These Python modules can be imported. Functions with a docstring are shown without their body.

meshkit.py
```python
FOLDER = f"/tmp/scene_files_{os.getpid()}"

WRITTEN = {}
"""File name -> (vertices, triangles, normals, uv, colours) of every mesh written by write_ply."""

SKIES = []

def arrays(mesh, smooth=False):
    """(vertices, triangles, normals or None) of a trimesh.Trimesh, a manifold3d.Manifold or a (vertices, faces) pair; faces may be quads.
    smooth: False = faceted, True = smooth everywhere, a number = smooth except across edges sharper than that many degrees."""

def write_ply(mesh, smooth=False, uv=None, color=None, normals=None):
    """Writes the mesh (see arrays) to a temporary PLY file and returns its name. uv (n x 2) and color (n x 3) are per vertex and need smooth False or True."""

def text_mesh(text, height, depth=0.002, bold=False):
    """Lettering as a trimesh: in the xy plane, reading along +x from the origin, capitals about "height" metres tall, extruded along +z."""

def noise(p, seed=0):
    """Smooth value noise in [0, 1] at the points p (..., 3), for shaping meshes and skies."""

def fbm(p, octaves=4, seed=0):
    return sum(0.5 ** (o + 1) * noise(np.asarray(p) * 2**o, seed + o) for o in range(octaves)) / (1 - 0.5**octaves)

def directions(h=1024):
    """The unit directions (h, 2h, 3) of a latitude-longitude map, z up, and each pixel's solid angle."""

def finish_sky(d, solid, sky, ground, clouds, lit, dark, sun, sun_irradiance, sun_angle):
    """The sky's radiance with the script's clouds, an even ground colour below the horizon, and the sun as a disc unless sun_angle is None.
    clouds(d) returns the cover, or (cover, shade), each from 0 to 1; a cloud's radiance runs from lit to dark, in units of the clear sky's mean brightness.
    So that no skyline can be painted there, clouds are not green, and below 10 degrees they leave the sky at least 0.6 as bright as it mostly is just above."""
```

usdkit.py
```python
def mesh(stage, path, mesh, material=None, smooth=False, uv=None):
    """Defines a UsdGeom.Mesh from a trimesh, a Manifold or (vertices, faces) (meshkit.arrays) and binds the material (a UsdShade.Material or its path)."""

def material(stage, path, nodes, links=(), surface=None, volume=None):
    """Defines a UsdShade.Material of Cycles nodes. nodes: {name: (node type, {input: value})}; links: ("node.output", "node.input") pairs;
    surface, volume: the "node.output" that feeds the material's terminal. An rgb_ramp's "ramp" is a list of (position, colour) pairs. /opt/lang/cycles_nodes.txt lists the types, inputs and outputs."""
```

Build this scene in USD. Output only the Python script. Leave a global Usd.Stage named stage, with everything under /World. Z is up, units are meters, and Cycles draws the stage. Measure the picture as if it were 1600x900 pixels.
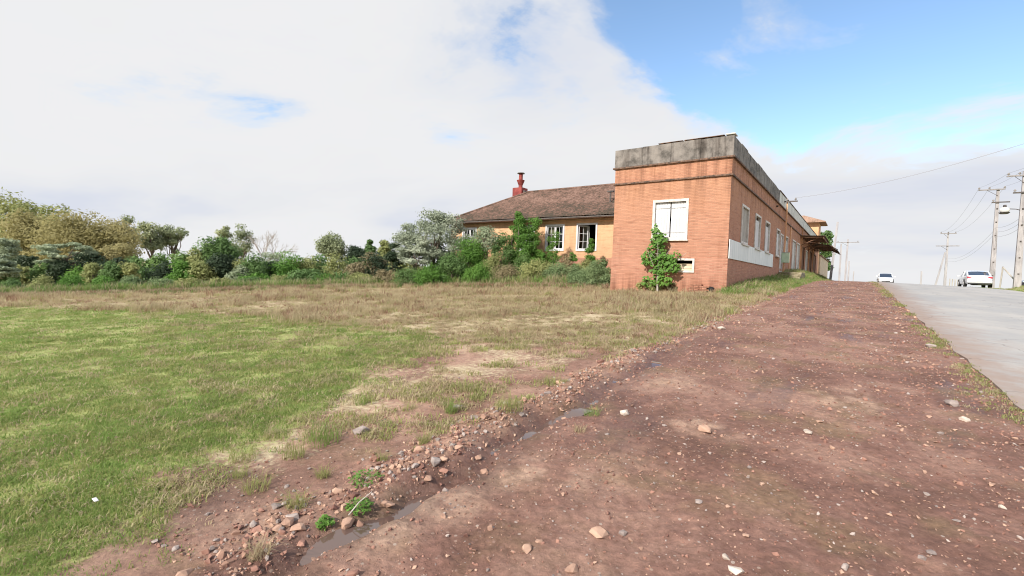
import math, numpy as np, trimesh, usdkit, meshkit
import manifold3d as m3
from scipy.interpolate import PchipInterpolator
from pxr import Usd, UsdGeom, UsdLux, UsdShade, Gf, Sdf, Vt

stage = Usd.Stage.CreateInMemory()
UsdGeom.SetStageUpAxis(stage, UsdGeom.Tokens.z)
UsdGeom.SetStageMetersPerUnit(stage, 1.0)
UsdGeom.Xform.Define(stage, '/World')
UsdGeom.Scope.Define(stage, '/World/Looks')

# ------------------------------------------------------------------ camera
F = 728.0                                     # focal length in pixels of a 1600 px wide picture
def nz(v):
    v = np.asarray(v, float)
    return v / np.linalg.norm(v)
_Y = nz((539, 5, -F)); _X = -nz((-985, 60, -F)); _X = nz(_X - _Y * _X.dot(_Y)); _Z = np.cross(_X, _Y)
R = np.stack([_X, _Y, _Z])                    # world = R @ camera
EYE = np.array([0.0, 0.0, 1.6])
cam = UsdGeom.Camera.Define(stage, '/World/Camera')
M = np.eye(4); M[:3, :3] = R.T; M[3, :3] = EYE
cam.AddTransformOp().Set(Gf.Matrix4d(*M.ravel().tolist()))
cam.CreateHorizontalApertureAttr(36.0)
cam.CreateVerticalApertureAttr(20.25)
cam.CreateFocalLengthAttr(F / 1600 * 36)
cam.CreateClippingRangeAttr(Gf.Vec2f(0.05, 6000))
cam.CreateExposureAttr(0.7)

def ray(px, py):
    return R @ nz(((px - 800) / F, -(py - 450) / F, -1))

# ------------------------------------------------------------------ sky and sun
SUN = nz((-0.09, -0.80, 0.58))
SUN_I, SUN_ANGLE, SKY_S = 1.1, 2.5, 0.09
HOLE = ray(1440, -280)
sky = usdkit.material(stage, '/World/Looks/sky', {
    'tc': ('texture_coordinate', {}),
    'sky': ('sky_texture', {'sky_type': 'single_scattering', 'sun_disc': False, 'sun_elevation': float(math.asin(SUN[2])), 'sun_rotation': float(math.atan2(SUN[0], SUN[1])), 'air_density': 1.0, 'aerosol_density': 0.6}),
    'xyz': ('separate_xyz', {}),
    'zz': ('math', {'math_type': 'maximum', 'value2': 0.0}),
    'za': ('math', {'math_type': 'add', 'value2': 0.16}),
    'dx': ('math', {'math_type': 'divide'}),
    'dy': ('math', {'math_type': 'divide'}),
    'plane': ('combine_xyz', {'z': 0.0}),
    'n1': ('noise_texture', {'scale': 1.25, 'detail': 10.0, 'roughness': 0.60, 'distortion': 0.35}),
    'mp': ('mapping', {'location': (5.3, 2.1, 1.0), 'scale': (0.5, 0.85, 1.0)}),
    'n2': ('noise_texture', {'scale': 0.9, 'detail': 6.0, 'roughness': 0.5}),
    'dot': ('vector_math', {'math_type': 'dot_product', 'vector2': tuple(HOLE)}),
    'hole': ('map_range', {'range_type': 'smoothstep', 'from_min': 0.874, 'from_max': 0.925, 'to_min': 0.31, 'to_max': -0.24, 'clamp': True}),
    'gain': ('math', {'math_type': 'multiply_add', 'value2': 2.3, 'value3': -.65}), 'tz': ('rgb_ramp', {'ramp': [(0, (.62,) * 3), (.035, (.58,) * 3), (.09, (.46,) * 3), (.15, (.48,) * 3), (.26, (.56,) * 3), (1, (.5,) * 3)]}), 'tb': ('separate_color', {}), 'ta': ('math', {'math_type': 'add'}), 'tc2': ('math', {'math_type': 'subtract', 'value2': .5}),
    'sum': ('math', {'math_type': 'add'}),
    'low': ('map_range', {'from_min': 0.14, 'from_max': 0.30, 'to_min': 0.34, 'to_max': 0.0, 'clamp': True}),
    'sum2': ('math', {'math_type': 'add'}),
    'mask': ('rgb_ramp', {'ramp': [(0.0, (0, 0, 0)), (0.34, (0.02,) * 3), (0.46, (0.28,) * 3), (0.56, (0.70,) * 3), (0.72, (.96,) * 3), (0.86, (1, 1, 1)), (1.0, (1, 1, 1))]}),
    'tone': ('rgb_ramp', {'ramp': [(0.0, (4.5, 4.85, 5.7)), (0.36, (4.85, 5.1, 5.75)), (0.46, (5.5, 5.6, 5.85)), (0.58, (5.88, 5.9, 5.98)), (1.0, (5.95, 5.95, 6.05))]}),
    'blue': ('mix_color', {'blend_type': 'multiply', 'fac': 1.0, 'b': (1.5, 1.62, 1.66), 'use_clamp': False}),
    'mix': ('mix_color', {'blend_type': 'mix', 'use_clamp': False}),
    'bg': ('background_shader', {'strength': SKY_S}),
}, [('tc.generated', 'xyz.vector'), ('xyz.z', 'zz.value1'), ('zz.value', 'za.value1'), ('xyz.x', 'dx.value1'), ('za.value', 'dx.value2'), ('xyz.y', 'dy.value1'), ('za.value', 'dy.value2'),
    ('dx.value', 'plane.x'), ('dy.value', 'plane.y'), ('plane.vector', 'n1.vector'), ('plane.vector', 'mp.vector'), ('mp.vector', 'n2.vector'),
    ('tc.generated', 'dot.vector1'), ('dot.value', 'hole.value'), ('n1.fac', 'gain.value1'), ('gain.value', 'sum.value1'), ('xyz.z', 'tz.fac'), ('tz.color', 'tb.color'), ('tb.r', 'ta.value1'), ('n2.fac', 'ta.value2'), ('ta.value', 'tc2.value1'), ('hole.result', 'sum.value2'), ('xyz.z', 'low.value'),
    ('sum.value', 'sum2.value1'), ('low.result', 'sum2.value2'), ('sum2.value', 'mask.fac'), ('tc2.value', 'tone.fac'), ('sky.color', 'blue.a'),
    ('blue.result', 'mix.a'), ('tone.color', 'mix.b'), ('mask.color', 'mix.fac'), ('mix.result', 'bg.color')], surface='bg.background')
dome = UsdLux.DomeLight.Define(stage, '/World/sky')
UsdShade.MaterialBindingAPI.Apply(dome.GetPrim()).Bind(sky)
dome.GetPrim().SetCustomDataByKey('kind', 'structure')
sun = UsdLux.DistantLight.Define(stage, '/World/sun')
sun.CreateIntensityAttr(SUN_I); sun.CreateAngleAttr(SUN_ANGLE); sun.CreateNormalizeAttr(True); sun.CreateColorAttr(Gf.Vec3f(1.0, 0.93, 0.83))
_q = Gf.Rotation(Gf.Vec3d(0, 0, 1), Gf.Vec3d(*SUN.tolist()))
sun.AddTransformOp().Set(Gf.Matrix4d().SetRotate(_q))

# ------------------------------------------------------------------ terrain function
prof = PchipInterpolator([-3000, -60, -20, 0, 20, 35, 45, 60, 75, 90, 110, 150, 400, 3000], [-40, -2.7, -.9, 0, .87, 1.50, 1.78, 1.92, 1.93, 1.8, 1.2, -1, -14, -40])
def sst(x, a, b):
    t = np.clip((np.asarray(x, float) - a) / (b - a), 0, 1)
    return t * t * (3 - 2 * t)
def base(X, Y):
    X = np.asarray(X, float); Y = np.asarray(Y, float)
    z = prof(Y) + .036 * np.minimum(X + 2.2, 0) * np.clip(1 - (-X - 70) / 400, 0., 1)
    z = z + .72 * sst(Y, 39, 48) * sst(-X, 2.9, 4.4) * (1 - sst(Y, 110, 140)) * (1 - sst(-X, 30, 60))   # bank at the wall
    z = z + .20 * sst(-X, 3.6, 5.2) * sst(Y, 24, 30) * (1 - sst(Y, 39, 46)) * (1 - sst(-X, 8, 14))
    z = z - .03 * np.clip(X - 1.4, 0, 8)                                           # road falls to the right
    z = z + .48 * sst(X, 8.2, 9.6) * sst(Y, 22, 30) * (1 - sst(Y, 46, 50))        # grassy bank on the right
    return z
def xe(Y):                                     # left edge of the road
    return np.interp(Y, [0, 7, 17, 30, 60, 120], [1.50, 1.46, 1.34, 1.22, 1.2, 1.1])
def fb(X, Y, s, o=3, seed=0):
    return meshkit.fbm(np.stack([np.asarray(X) * s, np.asarray(Y) * s, np.zeros_like(np.asarray(X, float)) + .37], -1), o, seed) - .5
def xg(Y):                                     # line of the gully
    return np.interp(Y, [0, 1.24, 2, 3, 3.9, 4.6, 6.3, 9], [-2.20, -2.22, -2.27, -2.33, -2.36, -2.32, -2.42, -2.5]) + .05 * np.sin(np.asarray(Y) * 3.1) + .03 * np.sin(np.asarray(Y) * 7.3 + 1) + .012 * np.sin(np.asarray(Y) * 17.)
def gully(X, Y):
    d = .5 + 1.0 * meshkit.noise(np.stack([np.asarray(Y) * 1.7, np.zeros_like(np.asarray(Y, float)), np.zeros_like(np.asarray(Y, float))], -1), 4)
    return -.08 * d * np.exp(-((X - xg(Y)) / (.07 + .07 * meshkit.noise(np.stack([np.asarray(Y) * 2.3, np.zeros_like(np.asarray(Y, float)) + .5, np.zeros_like(np.asarray(Y, float))], -1), 6))) ** 2) * sst(Y, .2, .9) * (1 - sst(Y, 6.5, 9.5))
def berm(X, Y):                                # ridge of rubble left of the gully
    xb = xg(Y) - .36
    return .085 * np.exp(-((X - xb) / .22) ** 2) * sst(Y, 1.6, 2.6) * (1 - sst(Y, 8, 14)) * (.6 + .9 * (fb(X, Y, 3.0, 2, 8) + .5))
def xl(Y):                                     # left border of the dirt track
    return np.interp(Y, [-3, 6, 18, 32, 60], [-2.62, -2.66, -2.55, -2.62, -2.4]) + .35 * fb(np.zeros_like(np.asarray(Y, float)), Y, 1.3, 3, 5)
def track(X, Y):
    X = np.asarray(X, float); Y = np.asarray(Y, float)
    near = 1 - sst(np.hypot(X, Y), 10, 30)
    rut = -.022 * (np.exp(-((X + .95) / .25) ** 2) + np.exp(-((X - .55) / .28) ** 2)) * (.5 + fb(X, Y, .35, 2, 9) + .4)
    z = base(X, Y) + rut + .035 * fb(X, Y, .8, 3, 1) + near * (.045 * fb(X, Y, 3.5, 3, 2) + .030 * fb(X, Y, 14, 3, 3) + .012 * fb(X, Y, 45, 2, 6)) + gully(X, Y) + berm(X, Y) * .6
    edge = np.minimum(X - xl(Y), (xe(Y) + .10 - X) * 1.5)
    return z + .03 * sst(edge, -.05, .25) - .12 * (1 - sst(edge, -.35, 0.0))
def ground(X, Y):
    X = np.asarray(X, float); Y = np.asarray(Y, float)
    r = np.hypot(X, Y); near = 1 - sst(r, 12, 40)
    z = base(X, Y) + .10 * fb(X, Y, .35, 3, 11) * sst(-X, 2.6, 4.5) + near * (.05 * fb(X, Y, 2.2, 3, 12) + .02 * fb(X, Y, 11, 3, 13)) + berm(X, Y) + gully(X, Y)
    return z - .10 * sst(X, -2.35, -2.1) * (1 - sst(X, 7.9, 8.05)) * (1 - sst(Y, 125, 130))
def top(X, Y):
    return np.maximum(ground(X, Y), np.where((np.asarray(X) > -3.2) & (np.asarray(X) < 1.6), track(X, Y), -99))
def gp(px, py):                                # the ground point that a line of sight meets
    d = ray(px, py); t = np.geomspace(1, 400, 3000); P = EYE + t[:, None] * d
    k = np.nonzero(P[:, 2] < base(P[:, 0], P[:, 1]))[0]
    return P[k[0]]
def spot(px, depth):                           # plan position at a depth along the camera axis
    d = R @ np.array(((px - 800) / F, 0, -1.0)) * depth
    return float(d[0]), float(d[1])
HOR = lambda px: 425.6 + .0361 * (px - 800)
def zat(px, py, depth):
    return 1.6 + (HOR(px) - py) * depth / F

def lawn(X, Y):                                # how much short green grass
    xr = np.interp(Y, [-2, .5, 2, 3, 4, 5.5, 7, 9], [-2.9, -3.0, -4.0, -4.65, -5.2, -5.9, -6.8, -7.6])
    t = (xr - X) / .9 + 2.2 * fb(X, Y, .9, 3, 21) + 1.1 * fb(X, Y, 3, 2, 26)
    lim = 6.9 - .215 * np.clip(-X - 17, 0, 60)
    return sst(t, -.5, .9) * (1 - sst(Y - lim + 3.0 * fb(X, Y, .35, 3, 22), -.9, 1.8))
def dry(X, Y):                                 # how much tan dead grass
    lim = 6.6 - .215 * np.clip(-X - 17, 0, 60)
    a = sst(Y - lim + 2.2 * fb(X, Y, .45, 3, 23), -.3, 2.4)
    return a * sst(-X - 2.5 + .5 * fb(X, Y, 1.5, 2, 25), .0, 1.4) * (1 - .55 * sst(-X, 7, 3.5) * (1 - sst(Y, 10, 18)))

# ------------------------------------------------------------------ helpers
_used = {}
def uname(parent, name):
    k = (parent, name); _used[k] = _used.get(k, -1) + 1
    return name if _used[k] == 0 else f'{name}_{_used[k]:03d}'
def tag(p, label=None, cat=None, group=None, kind=None):
    p = p.GetPrim() if hasattr(p, 'GetPrim') else p
    for k, v in (('label', label), ('category', cat), ('group', group), ('kind', kind)):
        if v: p.SetCustomDataByKey(k, v)
    return p
_origin = {}
def thing(name, label, cat, loc, group=None):
    path = '/World/' + uname('/World', name)
    x = UsdGeom.Xform.Define(stage, path); x.AddTranslateOp().Set(Gf.Vec3d(*map(float, loc)))
    _origin[path] = np.array(loc, float)
    return tag(x, label, cat, group)
def cat_(ms):
    ms = [m if isinstance(m, trimesh.Trimesh) else tri(m) for m in (ms if isinstance(ms, (list, tuple)) else [ms])]
    return ms[0] if len(ms) == 1 else trimesh.util.concatenate(ms)
def tri(m):
    if isinstance(m, m3.Manifold):
        q = m.to_mesh(); return trimesh.Trimesh(np.array(q.vert_properties[:, :3]), np.array(q.tri_verts), process=False)
    v, f = m; f = np.asarray(f)
    if f.shape[1] == 4: f = np.vstack([f[:, [0, 1, 2]], f[:, [0, 2, 3]]])
    return trimesh.Trimesh(np.asarray(v, float), f, process=False)
def part(parent, name, ms, mat, label=None, smooth=False, kind=None):
    pp = str(parent.GetPath()); path = pp + '/' + uname(pp, name)
    m = cat_(ms).copy(); o = _origin.get(pp, np.zeros(3)); m.vertices = m.vertices - o
    g = usdkit.mesh(stage, path, m, mat, smooth); _origin[path] = o
    return tag(g, label, kind=kind)
def solo(name, ms, mat, label=None, cat=None, group=None, kind=None, smooth=False, loc=None):
    path = '/World/' + uname('/World', name); m = cat_(ms)
    if loc is not None:
        m = m.copy(); m.vertices = m.vertices - np.array(loc, float)
    g = usdkit.mesh(stage, path, m, mat, smooth)
    if loc is not None: g.AddTranslateOp().Set(Gf.Vec3d(*map(float, loc)))
    return tag(g, label, cat, group, kind)
def box(x0, x1, y0, y1, z0, z1):
    m = trimesh.creation.box((x1 - x0, y1 - y0, z1 - z0)); m.apply_translation(((x0 + x1) / 2, (y0 + y1) / 2, (z0 + z1) / 2)); return m
def rbox(x0, x1, y0, y1, z0, z1, b=.01):
    pts = []
    for x in ((x0, b), (x1, -b)):
        for y in ((y0, b), (y1, -b)):
            for z in ((z0, b), (z1, -b)):
                pts += [(x[0], y[0] + y[1], z[0] + z[1]), (x[0] + x[1], y[0], z[0] + z[1]), (x[0] + x[1], y[0] + y[1], z[0])]
    return trimesh.convex.convex_hull(np.array(pts))
def mbox(x0, x1, y0, y1, z0, z1):
    return m3.Manifold.cube((x1 - x0, y1 - y0, z1 - z0)).translate((x0, y0, z0))
def tube(pts, rad, n=7, cap=True):
    pts = np.asarray(pts, float); rad = np.broadcast_to(np.asarray(rad, float), (len(pts),))
    t = np.gradient(pts, axis=0); t /= np.maximum(np.linalg.norm(t, axis=1, keepdims=True), 1e-9)
    up = np.where(np.abs(t[:, 2:3]) > .9, [[1., 0, 0]], [[0., 0, 1]])
    a = np.cross(t, up); a /= np.linalg.norm(a, axis=1, keepdims=True); b = np.cross(t, a)
    th = np.arange(n) / n * 2 * np.pi
    v = (pts[:, None] + rad[:, None, None] * (np.cos(th)[None, :, None] * a[:, None] + np.sin(th)[None, :, None] * b[:, None])).reshape(-1, 3)
    f = []
    for i in range(len(pts) - 1):
        for j in range(n):
            k = (j + 1) % n; A, B, C, D = i * n + j, i * n + k, (i + 1) * n + k, (i + 1) * n + j
            f += [(A, C, B), (A, D, C)]
    if cap:
        v = np.vstack([v, pts[:1], pts[-1:]]); c0, c1 = len(v) - 2, len(v) - 1; e = (len(pts) - 1) * n
        for j in range(n):
            k = (j + 1) % n; f += [(c0, j, k), (c1, e + k, e + j)]
    return trimesh.Trimesh(v, np.array(f), process=False)
def gridmesh(P):                               # P (n, m, 3)
    n, m = P.shape[:2]; i = np.arange(n * m).reshape(n, m)
    q = np.stack([i[:-1, :-1], i[1:, :-1], i[1:, 1:], i[:-1, 1:]], -1).reshape(-1, 4)
    return trimesh.Trimesh(P.reshape(-1, 3), np.vstack([q[:, [0, 1, 2]], q[:, [0, 2, 3]]]), process=False)

# ------------------------------------------------------------------ materials
L = '/World/Looks/'
def mat(name, nodes, links=(), surface='p.BSDF'):
    return usdkit.material(stage, L + name, nodes, links, surface=surface)
def noisy(name, c1, c2, scale=3.0, rough=.8, bump=.0, bscale=None, detail=5., lo=.35, hi=.65, spec=.3, metallic=0., stretch=(1, 1, 1), bdist=.02):
    n = {'g': ('geometry', {}), 'm': ('mapping', {'scale': stretch}), 'n': ('noise_texture', {'scale': scale, 'detail': detail, 'roughness': .6}), 'r': ('rgb_ramp', {'ramp': [(0, c1), (lo, c1), (hi, c2), (1, c2)]}),
         'p': ('principled_bsdf', {'roughness': rough, 'specular_ior_level': spec, 'metallic': metallic})}
    l = [('g.position', 'm.vector'), ('m.vector', 'n.vector'), ('n.fac', 'r.fac'), ('r.color', 'p.base_color')]
    if bump:
        n['n2'] = ('noise_texture', {'scale': bscale or scale * 6, 'detail': 4.}); n['b'] = ('bump', {'strength': bump, 'distance': bdist})
        l += [('g.position', 'n2.vector'), ('n2.fac', 'b.height'), ('b.normal', 'p.normal')]
    return mat(name, n, l)
def leafmat(name, c1, c2, c3=None, trans=.3, vs=.5, rough=.6):
    c3 = c3 or tuple((a + b) / 2 for a, b in zip(c1, c2))
    return mat(name, {'g': ('geometry', {}), 'r': ('rgb_ramp', {'ramp': [(0, c1), (.55, c3), (1, c2)]}), 'n': ('noise_texture', {'scale': vs, 'detail': 2.}),
        'mr': ('map_range', {'from_min': .3, 'from_max': .7, 'to_min': -.25, 'to_max': .25}), 'ad': ('math', {'math_type': 'add', 'use_clamp': True}),
        'p': ('principled_bsdf', {'roughness': rough, 'specular_ior_level': .25}), 't': ('translucent_bsdf', {}), 'x': ('mix_closure', {'fac': min(trans + .08, .5)})},
        [('g.random_per_island', 'ad.value1'), ('g.position', 'n.vector'), ('n.fac', 'mr.value'), ('mr.result', 'ad.value2'), ('ad.value', 'r.fac'), ('r.color', 'p.base_color'), ('r.color', 't.color'), ('p.BSDF', 'x.closure1'), ('t.BSDF', 'x.closure2')], 'x.closure')

def brickmat(name, c1, c2, mortar, tint_hi, tint_lo, z0, z1, zmix=1.0, contrast=.75):
    """Thin brick courses, painted and weathered: the paint wears thin towards the foot of the wall."""
    return mat(name, {
        'g': ('geometry', {}), 's': ('separate_xyz', {}), 'a': ('math', {'math_type': 'add'}), 'c': ('combine_xyz', {'z': 0.}),
        'nw': ('noise_texture', {'scale': 1.3, 'detail': 4.}), 'wa': ('map_range', {'to_min': -.03, 'to_max': .03}), 'zw': ('math', {'math_type': 'add'}),
        'b': ('brick_texture', {'color1': c1, 'color2': c2, 'mortar': mortar, 'scale': 1.0, 'mortar_size': .007, 'mortar_smooth': .3, 'brick_width': .25, 'row_height': .078, 'bias': .1}),
        'n': ('noise_texture', {'scale': 1.1, 'detail': 7., 'roughness': .65}), 'mp': ('mapping', {'scale': (.7, .7, 5.)}), 'n3': ('noise_texture', {'scale': 1.6, 'detail': 6., 'roughness': .7}),
        'zr': ('map_range', {'from_min': z0, 'from_max': z1, 'to_min': 0., 'to_max': 1., 'clamp': True}),
        'f': ('mix_color', {'blend_type': 'mix', 'a': tint_lo, 'b': tint_hi}),
        'ss': ('map_range', {'from_min': .40, 'from_max': .66, 'to_min': .18, 'to_max': .92, 'clamp': True}),
        'zs': ('math', {'math_type': 'multiply', 'value2': zmix}), 'pf': ('math', {'math_type': 'add', 'use_clamp': True}),
        'k': ('mix_color', {'blend_type': 'mix'}),
        'st': ('rgb_ramp', {'ramp': [(0, (.50, .44, .40)), (.34, (.74, .69, .65)), (.47, (1, 1, 1)), (.6, (1.06, 1.06, 1.05)), (1, (1.3, 1.32, 1.36))]}),
        'ms': ('mix_color', {'blend_type': 'multiply', 'fac': contrast, 'use_clamp': False}),
        'mv': ('mapping', {'scale': (2.2, 2.2, .35)}), 'n4': ('noise_texture', {'scale': 1.0, 'detail': 5.}), 'sv': ('rgb_ramp', {'ramp': [(0, (.7, .66, .62)), (.36, (.88, .86, .84)), (.5, (1, 1, 1)), (1, (1, 1, 1))]}),
        'mm': ('mix_color', {'blend_type': 'multiply', 'fac': .8, 'use_clamp': False}),
        'my': ('mapping', {'scale': (3.2, 3.2, .13)}), 'n6': ('noise_texture', {'scale': 1.0, 'detail': 6., 'roughness': .7}), 'sr': ('rgb_ramp', {'ramp': [(0, (.16, .13, .11)), (.40, (.30, .25, .22)), (.52, (.85, .83, .80)), (.6, (1, 1, 1)), (1, (1, 1, 1))]}), 'zk': ('map_range', {'from_min': 5.3, 'from_max': 6.72, 'to_min': 0., 'to_max': .5, 'clamp': True}), 'zf': ('map_range', {'from_min': .9, 'from_max': 2.0, 'to_min': .75, 'to_max': 0., 'clamp': True}), 'zm': ('math', {'math_type': 'maximum'}), 'mk': ('mix_color', {'blend_type': 'multiply', 'use_clamp': False}), 'hb': ('math', {'math_type': 'multiply', 'value2': -1.}), 'hs': ('math', {'math_type': 'multiply_add', 'value2': 1.2}),
        'bu': ('bump', {'strength': .8, 'distance': .012}), 'p': ('principled_bsdf', {'roughness': .9, 'specular_ior_level': .2})},
        [('g.position', 's.vector'), ('s.x', 'a.value1'), ('s.y', 'a.value2'), ('a.value', 'c.x'), ('g.position', 'nw.vector'), ('nw.fac', 'wa.value'), ('wa.result', 'zw.value1'), ('s.z', 'zw.value2'), ('zw.value', 'c.y'),
         ('c.vector', 'b.vector'), ('g.position', 'n.vector'), ('g.position', 'mp.vector'), ('mp.vector', 'n3.vector'), ('s.z', 'zr.value'), ('zr.result', 'f.fac'),
         ('n.fac', 'ss.value'), ('zr.result', 'zs.value1'), ('ss.result', 'pf.value1'), ('zs.value', 'pf.value2'), ('pf.value', 'k.fac'), ('b.color', 'k.a'), ('f.result', 'k.b'),
         ('n3.fac', 'st.fac'), ('k.result', 'ms.a'), ('st.color', 'ms.b'), ('g.position', 'mv.vector'), ('mv.vector', 'n4.vector'), ('n4.fac', 'sv.fac'), ('ms.result', 'mm.a'), ('sv.color', 'mm.b'), ('g.position', 'my.vector'), ('my.vector', 'n6.vector'), ('n6.fac', 'sr.fac'), ('s.z', 'zk.value'), ('s.z', 'zf.value'), ('zk.result', 'zm.value1'), ('zf.result', 'zm.value2'), ('zm.value', 'mk.fac'), ('mm.result', 'mk.a'), ('sr.color', 'mk.b'), ('mk.result', 'p.base_color'),
         ('b.fac', 'hb.value1'), ('n3.fac', 'hs.value1'), ('hb.value', 'hs.value3'), ('hs.value', 'bu.height'), ('bu.normal', 'p.normal')])

M_brick = brickmat('brick_wall', (.28, .125, .085), (.43, .22, .148), (.42, .29, .215), (.43, .225, .143), (.375, .188, .127), 3.4, 6.4, .45)
M_plinth = brickmat('brick_plinth', (.28, .12, .085), (.41, .21, .152), (.41, .28, .205), (.41, .21, .145), (.385, .19, .13), 1.0, 2.7, .0)
M_band = brickmat('brick_band', (.30, .13, .09), (.43, .215, .145), (.41, .26, .19), (.47, .245, .155), (.44, .222, .145), 6.7, 7.6, .15)
M_wing = brickmat('ochre_wall', (.46, .27, .165), (.53, .33, .20), (.5, .35, .24), (.61, .39, .235), (.54, .32, .19), 2.5, 6, .9)
M_ledge = noisy('stained_ledge', (.05, .04, .035), (.20, .12, .085), 6, .9, .4, 30)
def stained(name, light, mid, dark, dsc=1.0):
    return mat(name, {'g': ('geometry', {}), 'n': ('noise_texture', {'scale': 1.3, 'detail': 8., 'roughness': .7}), 'r': ('rgb_ramp', {'ramp': [(0, dark), (.36, dark), (.5, mid), (.68, light), (1, light)]}),
        'mv': ('mapping', {'scale': (2.4, 2.4, .25)}), 'n2': ('noise_texture', {'scale': 1.1, 'detail': 6., 'roughness': .65}), 's': ('rgb_ramp', {'ramp': [(0, (.3, .29, .28)), (.38, (.48, .46, .45)), (.5, (.95, .95, .95)), (1, (1.1, 1.1, 1.1))]}),
        'm': ('mix_color', {'blend_type': 'multiply', 'fac': dsc, 'use_clamp': False}), 'b': ('bump', {'strength': .35, 'distance': .02}), 'p': ('principled_bsdf', {'roughness': .9, 'specular_ior_level': .2})},
        [('g.position', 'n.vector'), ('n.fac', 'r.fac'), ('g.position', 'mv.vector'), ('mv.vector', 'n2.vector'), ('n2.fac', 's.fac'), ('r.color', 'm.a'), ('s.color', 'm.b'), ('m.result', 'p.base_color'), ('n.fac', 'b.height'), ('b.normal', 'p.normal')])
M_conc = stained('stained_concrete', (.27, .245, .225), (.19, .172, .16), (.08, .074, .068), 1.0)
M_pale = stained('pale_render', (.62, .62, .60), (.55, .55, .53), (.42, .42, .40), .35)
M_cream = stained('cream_render', (.62, .52, .40), (.56, .46, .34), (.40, .32, .24), .4)
M_orange = stained('orange_render', (.68, .39, .23), (.62, .35, .2), (.48, .27, .16), .3)
M_white = noisy('white_paint', (.48, .48, .50), (.60, .60, .62), 2.5, .6, .1, 20, stretch=(1, 1, .3))
M_frame = noisy('worn_frame', (.44, .40, .36), (.62, .60, .58), 4, .75, .2, 30)
M_tinpanel = noisy('white_panel', (.52, .56, .56), (.66, .68, .68), 1.2, .5, .05, 8, stretch=(3, 3, .3))
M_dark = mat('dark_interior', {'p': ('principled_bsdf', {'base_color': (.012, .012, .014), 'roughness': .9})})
M_timber = noisy('weathered_timber', (.10, .055, .035), (.24, .13, .085), 3, .85, .4, 18, stretch=(3, 3, .4))
M_rail = noisy('grey_timber', (.26, .24, .22), (.42, .40, .37), 4, .85, .3, 20, stretch=(3, 3, .4))
M_pole = noisy('pole_concrete', (.25, .235, .24), (.37, .35, .355), 2.5, .85, .2, 20, stretch=(2, 2, .5))
M_polewood = noisy('pole_wood', (.25, .24, .26), (.36, .35, .36), 2.5, .85, .2, 20, stretch=(2, 2, .3))
M_arm = noisy('arm_timber', (.18, .17, .17), (.28, .26, .26), 5, .8)
M_iron = noisy('dark_iron', (.05, .045, .045), (.12, .10, .09), 5, .6, .0)
M_porc = mat('grey_porcelain', {'p': ('principled_bsdf', {'base_color': (.22, .20, .19), 'roughness': .3})})
M_wire = mat('wire_black', {'p': ('principled_bsdf', {'base_color': (.34, .34, .37), 'roughness': .6})})
M_sheet = noisy('rusty_sheet', (.05, .04, .035), (.17, .13, .10), 2.2, .75, .2, 12)
M_redflue = noisy('red_flue', (.15, .028, .026), (.27, .058, .05), 2.5, .7, .2, 10)
M_green = noisy('green_box', (.42, .58, .42), (.55, .68, .52), 3, .55)
M_step = noisy('mossy_steps', (.14, .12, .07), (.32, .28, .2), 4, .95, .4, 18)
M_bark = noisy('bark', (.09, .07, .055), (.21, .17, .135), 6, .95, .5, 30, stretch=(2, 2, .4))
M_barkpale = noisy('pale_bark', (.28, .25, .23), (.46, .42, .39), 6, .9, .3, 30, stretch=(2, 2, .4))
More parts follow.
